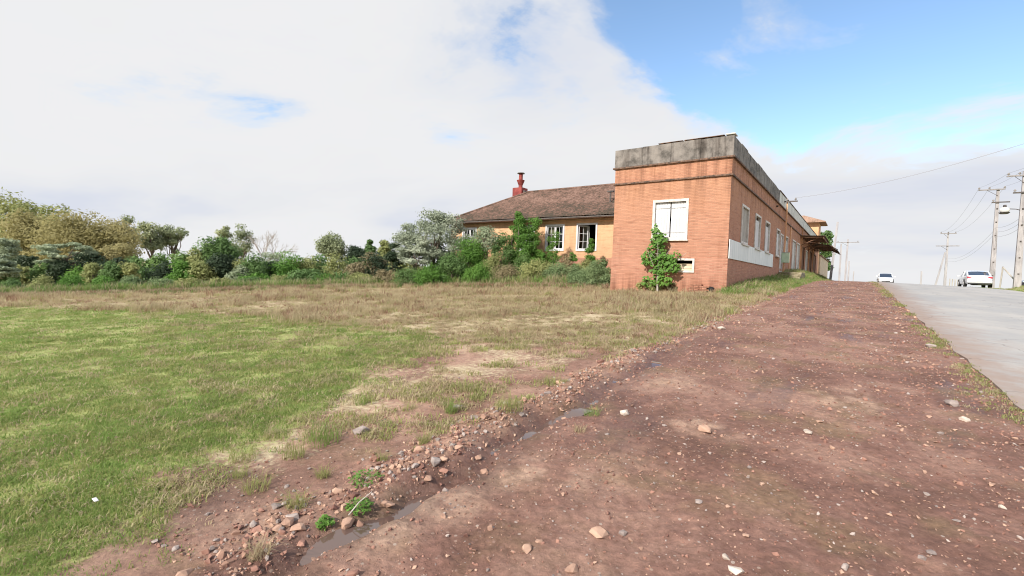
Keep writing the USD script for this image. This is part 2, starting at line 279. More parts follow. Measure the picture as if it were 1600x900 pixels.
def glassmat(name, tint):
    return mat(name, {'f': ('fresnel', {'IOR': 1.5}), 't': ('transparent_bsdf', {'color': tint}), 'g': ('glossy_bsdf', {'roughness': .03, 'color': (.9, .9, .9)}), 'x': ('mix_closure', {})},
               [('f.fac', 'x.fac'), ('t.BSDF', 'x.closure1'), ('g.BSDF', 'x.closure2')], 'x.closure')
M_pane = glassmat('window_glass', (.75, .8, .78))
M_carglass = mat('car_glass', {'p': ('principled_bsdf', {'base_color': (.03, .04, .06), 'roughness': .05, 'specular_ior_level': .8, 'coat_weight': .5})})
def roofmat(name, c1, c2, c3, z0=5.9, z1=8.2):
    return mat(name, {'g': ('geometry', {}), 's': ('separate_xyz', {}), 'n': ('noise_texture', {'scale': .8, 'detail': 6., 'roughness': .65}), 'n2': ('noise_texture', {'scale': 4.5, 'detail': 5., 'roughness': .7}), 'ad': ('math', {'math_type': 'multiply_add', 'value2': .85}), 'sh': ('math', {'math_type': 'multiply_add', 'value2': .5, 'value3': -.18}),
        'zr': ('map_range', {'from_min': z0, 'from_max': z1, 'to_min': -.13, 'to_max': .02, 'clamp': True}), 'a2': ('math', {'math_type': 'add', 'use_clamp': True}),
        'r': ('rgb_ramp', {'ramp': [(0, c1), (.36, c1), (.49, c2), (.63, c3), (1, c3)]}), 'p': ('principled_bsdf', {'roughness': .9, 'specular_ior_level': .2})},
        [('g.position', 'n.vector'), ('g.position', 'n2.vector'), ('g.position', 's.vector'), ('s.z', 'zr.value'), ('n.fac', 'sh.value1'), ('n2.fac', 'ad.value1'), ('sh.value', 'ad.value3'), ('ad.value', 'a2.value1'), ('zr.result', 'a2.value2'), ('a2.value', 'r.fac'), ('r.color', 'p.base_color')])
M_tile = roofmat('clay_tiles', (.055, .045, .034), (.125, .076, .06), (.21, .135, .11))
M_tile2 = roofmat('clay_tiles_tower', (.16, .11, .08), (.28, .18, .13), (.36, .24, .18), 5, 6)

M_road = mat('asphalt', {'g': ('geometry', {}), 's': ('separate_xyz', {}), 'n': ('noise_texture', {'scale': .35, 'detail': 7., 'roughness': .65}), 'mv': ('mapping', {'scale': (.9, .05, 1)}), 'n3': ('noise_texture', {'scale': 1., 'detail': 4.}),
    'v': ('noise_texture', {'scale': 90., 'detail': 4., 'roughness': .75}), 'r': ('rgb_ramp', {'ramp': [(0, (.25, .25, .255)), (.40, (.30, .298, .298)), (.60, (.365, .35, .335)), (1, (.39, .36, .33))]}),
    'r2': ('rgb_ramp', {'ramp': [(0, (.78, .78, .79)), (.45, (.97, .97, .97)), (1, (1.16, 1.15, 1.13))]}), 'r3': ('rgb_ramp', {'ramp': [(0, (.55, .55, .56)), (.5, (1, 1, 1)), (1, (1.5, 1.48, 1.45))]}),
    'm': ('mix_color', {'blend_type': 'multiply', 'fac': 1., 'use_clamp': False}), 'm2': ('mix_color', {'blend_type': 'multiply', 'fac': .8, 'use_clamp': False}),
    'ne': ('noise_texture', {'scale': 2.2, 'detail': 7., 'roughness': .7}), 'xe': ('map_range', {'from_min': 1.2, 'from_max': 3.0, 'to_min': .55, 'to_max': -.25}), 'ea': ('math', {'math_type': 'add'}), 'es': ('map_range', {'range_type': 'smoothstep', 'from_min': .45, 'from_max': 1.05, 'to_min': 0., 'to_max': .75, 'clamp': True}), 'em': ('mix_color', {'blend_type': 'mix', 'b': (.26, .175, .13)}),
    'wn': ('noise_texture', {'scale': 1.5, 'detail': 3.}), 'wv': ('vector_math', {'math_type': 'multiply_add', 'vector2': (.8, .8, .8)}), 'vc': ('voronoi_texture', {'feature': 'distance_to_edge', 'scale': .42}), 'cr': ('math', {'math_type': 'less_than', 'value2': .0045}), 'cf': ('math', {'math_type': 'multiply', 'value2': .5}), 'cm': ('mix_color', {'blend_type': 'multiply', 'b': (.35, .33, .32)}),
    'b': ('bump', {'strength': .3, 'distance': .006}), 'p': ('principled_bsdf', {'roughness': .7, 'specular_ior_level': .3})},
    [('g.position', 'n.vector'), ('g.position', 'mv.vector'), ('mv.vector', 'n3.vector'), ('g.position', 'v.vector'), ('n.fac', 'r.fac'), ('n3.fac', 'r2.fac'), ('v.fac', 'r3.fac'), ('r.color', 'm.a'), ('r2.color', 'm.b'), ('m.result', 'm2.a'), ('r3.color', 'm2.b'),
     ('g.position', 's.vector'), ('g.position', 'ne.vector'), ('s.x', 'xe.value'), ('xe.result', 'ea.value1'), ('ne.fac', 'ea.value2'), ('ea.value', 'es.value'), ('m2.result', 'em.a'), ('es.result', 'em.fac'),
     ('g.position', 'wn.vector'), ('wn.color', 'wv.vector1'), ('g.position', 'wv.vector3'), ('wv.vector', 'vc.vector'), ('vc.distance', 'cr.value1'), ('cr.value', 'cf.value1'), ('em.result', 'cm.a'), ('cf.value', 'cm.fac'), ('cm.result', 'p.base_color'), ('v.fac', 'b.height'), ('b.normal', 'p.normal')])

def soilnodes(dark, mid, light, tan=0):
    """Red stony soil: noise tone, fine grit and scattered small pebbles, damp smoother spots."""
    n = {'g': ('geometry', {}), 'n': ('noise_texture', {'scale': 1.1, 'detail': 8., 'roughness': .62}), 'n2': ('noise_texture', {'scale': 17., 'detail': 7., 'roughness': .8}),
         'r': ('rgb_ramp', {'ramp': [(0, dark), (.38, dark), (.5, mid), (.62, light), (1, light)]}), 'r2': ('rgb_ramp', {'ramp': [(0, (.5, .45, .42)), (.38, (.74, .72, .68)), (.5, (1.0, 1.0, 1.0)), (.62, (1.32, 1.32, 1.30)), (1, (1.7, 1.7, 1.65))]}),
         'm': ('mix_color', {'blend_type': 'multiply', 'fac': .9, 'use_clamp': False}),
         'v': ('voronoi_texture', {'scale': 34., 'randomness': 1.}), 'vs': ('separate_color', {}), 'vt': ('math', {'math_type': 'greater_than', 'value2': .80}), 'vd': ('math', {'math_type': 'less_than', 'value2': .34}), 'vm': ('math', {'math_type': 'multiply'}),
         'pc': ('rgb_ramp', {'ramp': [(0, (.16, .085, .07)), (.45, (.25, .15, .12)), (.8, (.34, .25, .2)), (1, (.42, .36, .32))]}), 'pm': ('mix_color', {'blend_type': 'mix'}), 'pf': ('math', {'math_type': 'multiply', 'value2': .75}),
         'mw': ('mapping', {'scale': (1.7, .5, 1.)}), 'n5': ('noise_texture', {'scale': .85, 'detail': 5., 'roughness': .6}), 'no': ('noise_texture', {'scale': 1.9, 'detail': 5.}), 'or': ('map_range', {'range_type': 'smoothstep', 'from_min': .50, 'from_max': .68, 'to_min': 0., 'to_max': .6, 'clamp': True}), 'om': ('mix_color', {'blend_type': 'mix', 'b': (.175, .118, .068)}), 'tn': ('mix_color', {'blend_type': 'mix', 'b': (.36, .24, .18)}), 'wet0': ('map_range', {'range_type': 'smoothstep', 'from_min': .545, 'from_max': .70, 'to_min': 0., 'to_max': .8, 'clamp': True}), 'zz': ('attribute', {'attribute': 'zone'}), 'zb': ('separate_color', {}), 'wet': ('math', {'math_type': 'maximum'}),
         'rg': ('map_range', {'to_min': .88, 'to_max': .30}), 'wd': ('map_range', {'to_min': 1., 'to_max': .68}), 'wm': ('vector_math', {'math_type': 'scale'}),
         'h': ('math', {'math_type': 'multiply_add', 'value2': .6}), 'b': ('bump', {'strength': .9, 'distance': .035}), 'p': ('principled_bsdf', {'specular_ior_level': .35})}
    l = [('g.position', 'n.vector'), ('g.position', 'n2.vector'), ('g.position', 'v.vector'), ('n.fac', 'r.fac'), ('n2.fac', 'r2.fac'), ('g.position', 'no.vector'), ('no.fac', 'or.value'), ('r.color', 'om.a'), ('or.result', 'om.fac'), ('om.result', 'tn.a'), ('tnf.value', 'tn.fac'), ('tn.result', 'm.a'), ('r2.color', 'm.b'), ('v.color', 'vs.color'), ('vs.r', 'vt.value1'), ('v.distance', 'vd.value1'), ('vt.value', 'vm.value1'), ('vd.value', 'vm.value2'),
         ('vs.g', 'pc.fac'), ('vm.value', 'pf.value1'), ('pf.value', 'pm.fac'), ('m.result', 'pm.a'), ('pc.color', 'pm.b'), ('g.position', 'mw.vector'), ('mw.vector', 'n5.vector'), ('n5.fac', 'wet0.value'), ('zz.color', 'zb.color'), ('wet0.result', 'wet.value1'), ('zb.b', 'wet.value2'), ('wet.value', 'rg.value'), ('wet.value', 'wd.value'),
         ('rg.result', 'p.roughness'), ('pm.result', 'wm.vector1'), ('wd.result', 'wm.scale'), ('n2.fac', 'h.value1'), ('vm.value', 'h.value3'), ('h.value', 'b.height'), ('b.normal', 'p.normal')]
    n['tnf'] = ('math', {'math_type': 'multiply', 'value1': 0., 'value2': 0.})
    if tan: n['tnf'] = ('math', {'math_type': 'multiply', 'value2': 1.}); l.append(('zb.r', 'tnf.value1'))
    return n, l
_n, _l = soilnodes((.135, .070, .053), (.190, .101, .079), (.262, .155, .120), tan=1)
M_track = mat('red_gravel', _n, _l + [('wm.vector', 'p.base_color')])
_n, _l = soilnodes((.17, .092, .068), (.24, .138, .105), (.34, .215, .16))
_n.update({'z': ('attribute', {'attribute': 'zone'}), 'zs': ('separate_color', {}), 'ng': ('noise_texture', {'scale': 14., 'detail': 6., 'roughness': .7}), 'nl': ('noise_texture', {'scale': .5, 'detail': 5.}),
    'gc': ('rgb_ramp', {'ramp': [(0, (.16, .14, .055)), (.42, (.23, .25, .085)), (.58, (.31, .34, .12)), (1, (.38, .40, .17))]}),
    'dc': ('rgb_ramp', {'ramp': [(0, (.25, .18, .11)), (.40, (.38, .30, .19)), (.58, (.48, .40, .27)), (1, (.58, .50, .36))]}),
    'ge': ('math', {'math_type': 'multiply_add', 'value2': 1.3}), 'gs': ('map_range', {'range_type': 'smoothstep', 'from_min': 1.0, 'from_max': 1.45, 'clamp': True}),
    'de': ('math', {'math_type': 'multiply_add', 'value2': 1.3}), 'ds': ('map_range', {'range_type': 'smoothstep', 'from_min': .95, 'from_max': 1.4, 'clamp': True}),
    'k1': ('mix_color', {'blend_type': 'mix'}), 'k2': ('mix_color', {'blend_type': 'mix'})})
M_ground = mat('field_ground', _n, _l + [('z.color', 'zs.color'), ('g.position', 'ng.vector'), ('ng.fac', 'gc.fac'), ('ng.fac', 'dc.fac'), ('ng.fac', 'ge.value1'), ('zs.r', 'ge.value3'), ('ge.value', 'gs.value'), ('ng.fac', 'de.value1'), ('zs.g', 'de.value3'), ('de.value', 'ds.value'),
    ('wm.vector', 'k1.a'), ('dc.color', 'k1.b'), ('ds.result', 'k1.fac'), ('k1.result', 'k2.a'), ('gc.color', 'k2.b'), ('gs.result', 'k2.fac'), ('k2.result', 'p.base_color')])
M_water = mat('muddy_water', {'g': ('geometry', {}), 'n': ('noise_texture', {'scale': 9., 'detail': 2.}), 'b': ('bump', {'strength': .05, 'distance': .01}), 'p': ('principled_bsdf', {'base_color': (.10, .065, .055), 'roughness': .04, 'specular_ior_level': 1.0})}, [('g.position', 'n.vector'), ('n.fac', 'b.height'), ('b.normal', 'p.normal')])
def rockmat(name, c1, c2, rough=.85):
    return mat(name, {'g': ('geometry', {}), 'o': ('object_info', {}), 'n': ('noise_texture', {'scale': 14., 'detail': 6., 'roughness': .65}), 'mr': ('map_range', {'to_min': -.25, 'to_max': .25}), 'a': ('math', {'math_type': 'add', 'use_clamp': True}),
        'r': ('rgb_ramp', {'ramp': [(0, c1), (.3, c1), (.7, c2), (1, c2)]}), 'b': ('bump', {'strength': .5, 'distance': .01}), 'p': ('principled_bsdf', {'roughness': rough, 'specular_ior_level': .3})},
        [('g.position', 'n.vector'), ('o.random', 'mr.value'), ('n.fac', 'a.value1'), ('mr.result', 'a.value2'), ('a.value', 'r.fac'), ('r.color', 'p.base_color'), ('n.fac', 'b.height'), ('b.normal', 'p.normal')])
M_rock_tan = rockmat('tan_stone', (.23, .135, .10), (.42, .275, .205))
M_rock_red = rockmat('red_stone', (.15, .075, .06), (.31, .17, .13))
M_rock_grey = rockmat('grey_stone', (.19, .155, .145), (.36, .305, .28))
M_rock_white = rockmat('white_stone', (.33, .275, .235), (.52, .45, .39))

G_lawn = leafmat('lawn_blades', (.19, .27, .07), (.46, .56, .22), (.30, .44, .13), .38, .8)
G_dry = leafmat('dry_blades', (.42, .35, .22), (.74, .67, .50), (.60, .52, .355), .38, .5)
G_mix = leafmat('pale_blades', (.28, .30, .11), (.62, .58, .33), (.44, .45, .18), .38, 1.)
G_red = leafmat('reddish_weeds', (.28, .18, .12), (.52, .42, .29), (.40, .28, .19), .3, .6)
G_weed = leafmat('weed_leaves', (0.171, 0.269, 0.074), (0.489, 0.562, 0.196), (0.293, 0.415, 0.122), .3, .35)
T_gold = leafmat('golden_leaves', (.33, .30, .14), (.72, .65, .42), (.55, .49, .27), .42, .12)
T_olive = leafmat('olive_leaves', (0.280, 0.308, 0.125), (0.756, 0.713, 0.336), (0.504, 0.491, 0.211), .3, .15)
T_dark = leafmat('dark_leaves', (0.041, 0.066, 0.036), (0.193, 0.234, 0.104), (0.096, 0.138, 0.066), .3, .3)
T_mid = leafmat('green_leaves', (0.114, 0.197, 0.066), (0.442, 0.573, 0.179), (0.245, 0.375, 0.108), .28, .3)
T_fresh = leafmat('fresh_leaves', (0.110, 0.232, 0.044), (0.442, 0.662, 0.177), (0.232, 0.408, 0.089), .32, .5)
T_grey = leafmat('greygreen_leaves', (0.283, 0.336, 0.220), (0.780, 0.780, 0.619), (0.542, 0.594, 0.412), .28, .25)
T_silver = leafmat('silver_leaves', (0.276, 0.317, 0.235), (0.780, 0.780, 0.780), (0.634, 0.676, 0.538), .25, .5)
T_euca = leafmat('eucalypt_leaves', (0.265, 0.305, 0.179), (0.780, 0.780, 0.499), (0.534, 0.551, 0.305), .3, .2)
T_brown = leafmat('brownish_leaves', (0.258, 0.220, 0.129), (0.724, 0.594, 0.362), (0.465, 0.388, 0.220), .25, .3)
T_wormwood = leafmat('wormwood_leaves', (0.185, 0.259, 0.121), (0.519, 0.574, 0.315), (0.333, 0.407, 0.204), .3, .8)

# ------------------------------------------------------------------ ground, track, road
th = np.concatenate([np.arange(-94, 22, .17), np.arange(22, 266, 4.0), [266.0]]); th = np.radians(th)
rr = np.concatenate([[.02, .15, .3], np.geomspace(.45, 60, 300), np.geomspace(63, 3200, 26)])
TT, RR = np.meshgrid(th, rr, indexing='ij')
GX, GY = RR * np.sin(TT), RR * np.cos(TT)
GZ = ground(GX, GY)
g = solo('ground', gridmesh(np.stack([GX, GY, GZ], -1)[:, :, :]), M_ground, kind='structure', smooth=True)
far = sst(RR, 45, 70)
zg = np.maximum(lawn(GX, GY) * (1 - far), .75 * sst(GX, 7.9, 8.4) + .62 * sst(-GX, 3.2, 4.5) * sst(GY, 20, 27) * (1 - sst(-GX, 9, 12))) + .55 * far
zg = np.maximum(zg, (.25 + .3 * fb(GX, GY, .25, 3, 31)) * sst(-GX, 2.8, 4.))
zd = np.maximum(dry(GX, GY), .45 * sst(GX, 7.9, 8.4))
zd = np.maximum(zd, (.42 + 1.4 * fb(GX, GY, 1.1, 3, 33)) * sst(-GX, 2.9, 3.8))
UsdGeom.PrimvarsAPI(g).CreatePrimvar('zone', Sdf.ValueTypeNames.Color3fArray, 'vertex').Set(Vt.Vec3fArray.FromNumpy(np.clip(np.stack([zg, zd, .85 * np.exp(-((GX + 3.5) / .55) ** 2 - ((GY - 1.15) / .7) ** 2) + np.exp(-((GX - xg(GY)) / .3) ** 2) * (1 - sst(GY, 7, 12)) * .8], -1).reshape(-1, 3), 0, 1).astype(np.float32)))
ty = np.concatenate([np.linspace(-6, .3, 30)[:-1], np.geomspace(.3, 130, 760)])
tu = np.linspace(0, 1, 300)
TX = -3.15 + (xe(ty)[:, None] + .22 + 3.15) * tu[None, :]; TY = np.broadcast_to(ty[:, None], TX.shape)
TX, TY = TX.T.copy(), TY.T.copy()
g2 = solo('dirt_track', gridmesh(np.stack([TX, TY, track(TX, TY)], -1)), M_track, kind='structure', smooth=True)
def damp(X, Y):
    return np.exp(-((X - xg(Y)) / (.24 + .25 * fb(X, Y, 1.5, 2, 71))) ** 2) * (1 - sst(Y, 7, 12)) * .9
def tanp(X, Y):                                # pale dried clay beside the gully and scattered on the track
    a = sum(k * np.exp(-(((X - x0) / sx) ** 2 + ((Y - y0) / sy) ** 2) ** 1.0) for x0, y0, sx, sy, k in TANS) + .8 * sst(fb(X, Y, .8, 3, 73), .12, .26) * .5
    return np.clip(a * (.4 + 1.6 * sst(fb(X, Y, 6, 3, 72), -.12, .15)), 0, .9)
TANS = [(gp(px, py)[0], gp(px, py)[1], sx, sy, k) for px, py, sx, sy, k in ((690, 795, .22, .2, 1.0), (610, 845, .1, .2, .7), (1090, 668, .25, .2, .6), (820, 740, .2, .35, .5), (1050, 600, .4, .5, .4), (930, 760, .3, .2, .4))]
UsdGeom.PrimvarsAPI(g2).CreatePrimvar('zone', Sdf.ValueTypeNames.Color3fArray, 'vertex').Set(Vt.Vec3fArray.FromNumpy(np.stack([tanp(TX, TY), TX * 0, np.clip(damp(TX, TY) * 1.1, 0, 1)], -1).reshape(-1, 3).astype(np.float32)))
ry = np.concatenate([np.linspace(-30, 0, 8)[:-1], np.linspace(0, 130, 180)]); ru = np.linspace(0, 1, 14)
RX = xe(ry)[:, None] + (8.0 - xe(ry)[:, None]) * ru[None]; RY = np.broadcast_to(ry[:, None], RX.shape)
RZ = base(RX, RY) - .62 * sst(RX, 8.2, 9.6) + .055
top_ = np.stack([RX, RY, RZ], -1)
wob = .02 * np.sin(ry * 5.1) + .015 * np.sin(ry * 13.7)
top_[:, 0, 0] += wob
lip = top_[:, :1].copy(); lip[..., 2] -= .16; lip2 = top_[:, -1:].copy(); lip2[..., 2] -= .2
solo('road', gridmesh(np.concatenate([lip, top_, lip2], 1).transpose(1, 0, 2)), M_road, kind='structure', smooth=30)
wy = np.linspace(.7, 7.4, 240); wu = np.linspace(-1, 1, 7)
WX = xg(wy)[:, None] + .10 * wu[None]; WYY = np.broadcast_to(wy[:, None], WX.shape)
solo('gully_water', gridmesh(np.stack([WX, WYY, np.broadcast_to((base(xg(wy), wy) - .045 + .022 * np.sin(wy * 4.4 + .6) + .012 * np.sin(wy * 9.1))[:, None], WX.shape)], -1).transpose(1, 0, 2)), M_water, kind='structure', smooth=True)

# ------------------------------------------------------------------ grass as instanced tufts
def blades(rng, n, rad, h, w, bend=.5, hv=.5):
    a = rng.uniform(0, 6.283, n); r = rad * np.sqrt(rng.uniform(0, 1, n)); c = np.stack([r * np.cos(a), r * np.sin(a), np.zeros(n)], 1)
    d = rng.uniform(0, 6.283, n); out = np.stack([np.cos(d), np.sin(d), np.zeros(n)], 1); side = np.stack([-np.sin(d), np.cos(d), np.zeros(n)], 1)
    hh = h * rng.uniform(1 - hv, 1, n)[:, None]; ww = w * rng.uniform(.7, 1.3, n)[:, None]; b = bend * hh * rng.uniform(.2, 1, n)[:, None]; U = np.array([[0, 0, 1.]])
    p0 = c - U * .02 * 0; p1 = c + U * hh * .55 + out * b * .3; p2 = c + U * hh * (1 - .25 * bend) + out * b
    v = np.stack([p0 - side * ww, p0 + side * ww, p1 + side * ww * .8, p1 - side * ww * .8, p2], 1).reshape(-1, 3)
    i = np.arange(n)[:, None] * 5
    return trimesh.Trimesh(v, np.concatenate([i + [0, 1, 2], i + [0, 2, 3], i + [3, 2, 4]], 0), process=False)
def scatter(name, protos, P, scale, rng, label, cat, tilt=.12):
    path = '/World/' + uname('/World', name)
    pi = UsdGeom.PointInstancer.Define(stage, path)
    paths = []
    for nm, m, mt in protos:
        q = path + '/' + uname(path, nm); usdkit.mesh(stage, q, m, mt); paths.append(q)
    pi.CreatePrototypesRel().SetTargets(paths)
    n = len(P); idx = rng.integers(0, len(paths), n)
    a = rng.uniform(0, 6.283, n); tx, ty_ = rng.normal(0, tilt, n), rng.normal(0, tilt, n)
    qz = np.stack([np.cos(a / 2), tx / 2, ty_ / 2, np.sin(a / 2)], 1); qz /= np.linalg.norm(qz, axis=1, keepdims=True)
    pi.CreateProtoIndicesAttr(Vt.IntArray.FromNumpy(idx.astype(np.int32)))
    pi.CreatePositionsAttr(Vt.Vec3fArray.FromNumpy(P.astype(np.float32)))
    pi.CreateOrientationsAttr(Vt.QuathArray([Gf.Quath(float(x[0]), float(x[1]), float(x[2]), float(x[3])) for x in qz]))
    s = np.asarray(scale, float); s = np.repeat(s[:, None], 3, 1) if s.ndim == 1 else s
    pi.CreateScalesAttr(Vt.Vec3fArray.FromNumpy(s.astype(np.float32)))
    return tag(pi, label, cat, kind='stuff')
def polar(rng, n, r0, r1, a0=-92, a1=16, pw=1.0):
    r = r0 * (r1 / r0) ** (rng.uniform(0, 1, n) ** pw); a = np.radians(rng.uniform(a0, a1, n))
    return r * np.sin(a), r * np.cos(a), r
rg = np.random.default_rng(1)
X, Y, r = polar(rg, 52000, 1.1, 34); k = (rg.uniform(0, 1, len(X)) < lawn(X, Y) ** 1.3 * (.45 + .8 * sst(fb(X, Y, 1.7, 3, 42), -.14, .10))) & (X < -2.5); X, Y, r = X[k], Y[k], r[k]
scatter('lawn_grass', [('tuft', blades(rg, 42, .09, .038, .0022, 1.2), G_lawn) for _ in range(3)] + [('tuft', blades(rg, 38, .09, .036, .0022, 1.3), G_mix), ('tuft', blades(rg, 30, .09, .04, .003, 1.3), G_mix), ('tuft', blades(rg, 24, .10, .035, .003, 1.4), G_dry)], np.stack([X, Y, ground(X, Y) - .006], 1),
        np.stack([(r / 3.2).clip(.85, None) ** .62] * 2 + [(r / 3.2).clip(.85, None) ** .35 * rg.uniform(.7, 1.3, len(r)) * (.75 + 1.1 * (fb(X, Y, 1.1, 2, 41) + .3).clip(0, 1))], 1), rg, 'short green grass over the near left of the field', 'grass')
X, Y, r = polar(rg, 36000, 4.5, 46, -90, 6); k = (rg.uniform(0, 1, len(X)) < dry(X, Y) * (.35 + 1.3 * (fb(X, Y, .55, 3, 43) + .5) ** 1.5)) & (X < xl(Y) - .25) & ~((X > -11.6) & (Y > 24.6)) & (Y < 33.5); X, Y, r = X[k], Y[k], r[k]
hs = rg.uniform(.6, 1.25, len(r)) * (.30 + 1.5 * sst(fb(X, Y, .45, 3, 44), -.15, .25)) * (.5 + .5 * sst(r, 8, 18))
scatter('dry_grass', [('tuft', blades(rg, 26, .13, .27, .0045, .9), G_dry) for _ in range(3)] + [('tuft', blades(rg, 24, .13, .20, .0045, 1.0), G_mix), ('tuft', blades(rg, 22, .12, .24, .005, .8), G_red)], np.stack([X, Y, ground(X, Y) - .01], 1),
        np.stack([(r / 9).clip(.6, None) ** .6] * 2 + [hs * (r / 12).clip(.6, None) ** .3], 1), rg, 'straw coloured dry grass across the back of the field', 'dry grass')
X, Y, r = polar(rg, 70000, 1.2, 30, -75, 0); k = (X < xl(Y) - .15) & (rg.uniform(0, 1, len(X)) < .55 * sst(fb(X, Y, 1.9, 3, 45) + .07 * sst(Y, 2, 7), -.02, .16)) & ~((X > -11.6) & (Y > 24.6)) & (dry(X, Y) < .8); X, Y, r = X[k], Y[k], r[k]
scatter('sparse_grass', [('tuft', blades(rg, 16, .07, .07, .0036, 1.0), G_mix), ('tuft', blades(rg, 14, .08, .06, .0036, 1.2), G_dry), ('tuft', blades(rg, 18, .07, .05, .003, 1.2), G_dry)], np.stack([X, Y, ground(X, Y) - .006], 1),
        (r / 4).clip(.8, None) ** .5 * rg.uniform(.6, 1.3, len(r)), rg, 'sparse yellowish grass on the bare red soil beside the track', 'grass')
# bank grass along the brick wall and on the right-hand verge
n = 5200; Y = rg.uniform(22.5, 100, n); X = rg.uniform(-5.15, -2.5, n); k = (Y > 24.9) | (rg.uniform(0, 1, n) < .6); k &= X < xl(Y) - .2 - .02 * np.clip(30 - Y, 0, 10); k &= rg.uniform(0, 1, n) < 1.25 - .012 * Y; X, Y = X[k], Y[k]
X2 = rg.uniform(8.05, 16, 4200); Y2 = rg.uniform(24, 60, 4200)
Xa, Ya = np.r_[X, X2], np.r_[Y, Y2]
scatter('bank_grass', [('tuft', blades(rg, 30, .22, .42, .009, .9), G_weed), ('tuft', blades(rg, 30, .22, .38, .009, .9), G_mix), ('tuft', blades(rg, 26, .22, .34, .009, .9), G_lawn), ('tuft', blades(rg, 24, .22, .36, .008, .9), G_dry)], np.stack([Xa, Ya, ground(Xa, Ya) - .02], 1),
        rg.uniform(.6, 1.35, len(Xa)) * np.r_[.75 + .5 * sst(X, -3.3, -5), np.full(len(X2), .35)], rg, 'yellow green grass on the bank below the brick wall and on the far verge', 'grass')
# yellow grass scraps along the edge of the asphalt
n = 950; Y = np.exp(rg.uniform(math.log(4), math.log(55), n)); X = xe(Y) - np.abs(rg.normal(0, .16, n)); k = fb(X * 0, Y, .8, 3, 47) > -.03; X, Y = X[k], Y[k]
scatter('edge_grass', [('tuft', blades(rg, 16, .06, .055, .0036, 1.2), G_mix), ('tuft', blades(rg, 16, .06, .05, .0036, 1.3), G_dry)], np.stack([X, Y, track(X, Y) - .005], 1), (Y / 7).clip(.8, 2.6) ** .6 * rg.uniform(.6, 1.3, len(X)), rg, 'yellowish grass scraps along the edge of the asphalt', 'grass')

# ------------------------------------------------------------------ stones
def rock(rng, s, flat=.62, n=16):
    v = rng.normal(0, 1, (n, 3)); v /= np.linalg.norm(v, axis=1, keepdims=True); v *= rng.uniform(.78, 1.05, (n, 1))
    v *= np.array([1, rng.uniform(.6, .9), flat * rng.uniform(.75, 1.2)]) * s / 2
    a = rng.uniform(0, 6.283); c, q = math.cos(a), math.sin(a); v = v @ np.array([[c, q, 0], [-q, c, 0], [0, 0, 1]])
    return trimesh.convex.convex_hull(v)
rs = np.random.default_rng(7)
n = 46000; Y = np.exp(rs.uniform(math.log(.9), math.log(48), n)); X = rs.uniform(-2.7, 1.55, n); X = np.minimum(X, xe(Y) - .02)
dens = .45 + .6 * np.exp(-((X - xe(Y) + .25) / .45) ** 2) + .5 * sst(fb(X, Y, .9, 3, 51), -.05, .2)
k = (rs.uniform(0, 1, n) < dens) & (X > xl(Y) - .1); X, Y = X[k], Y[k]
sz = np.clip(np.exp(rs.normal(math.log(.0095), .6, len(X))), .004, .045) * (np.hypot(X, Y) / 2.6).clip(1, 7) ** .5
pr = [('pebble', rock(rs, 1.0, .6, 12), m) for m in (M_rock_red, M_rock_red, M_rock_tan, M_rock_red, M_rock_tan, M_rock_grey, M_rock_tan, M_rock_red)]
scatter('gravel', pr, np.stack([X, Y, track(X, Y) + sz * .12], 1), sz, rs, 'loose small gravel strewn over the red dirt track', 'gravel', .3)
n = 5200; Y = np.exp(rs.uniform(math.log(1.0), math.log(26), n)); X = xg(np.minimum(Y, 9)) - .36 + rs.normal(0, .15, n) - .15 * sst(Y, 9, 20); 
k = rs.uniform(0, 1, n) < .35 + .65 * sst(Y, 1.8, 2.6); X, Y = X[k], Y[k]
sz = np.clip(np.exp(rs.normal(math.log(.022), .55, len(X))), .008, .06) * (Y / 4).clip(1, 3) ** .4
scatter('rubble', [('stone_chip', rock(rs, 1.0, .65, 12), m) for m in (M_rock_tan, M_rock_red, M_rock_tan, M_rock_red, M_rock_tan, M_rock_grey)], np.stack([X, Y, top(X, Y) + sz * .15], 1), sz, rs, 'broken rubble heaped in a low ridge along the gully', 'rubble', .4)
n = 1500; Y = np.exp(rs.uniform(math.log(.9), math.log(9), n)); X = xg(Y) - .5 - np.abs(rs.normal(0, 1.1, n)); k = lawn(X, Y) < .4; X, Y = X[k], Y[k]
sz = np.clip(np.exp(rs.normal(math.log(.014), .6, len(X))), .006, .06)
scatter('field_gravel', [('stone_chip', rock(rs, 1.0, .6, 12), m) for m in (M_rock_tan, M_rock_red, M_rock_red, M_rock_grey)], np.stack([X, Y, ground(X, Y) + sz * .1], 1), sz, rs, 'small stones scattered on the bare soil left of the gully', 'gravel', .3)

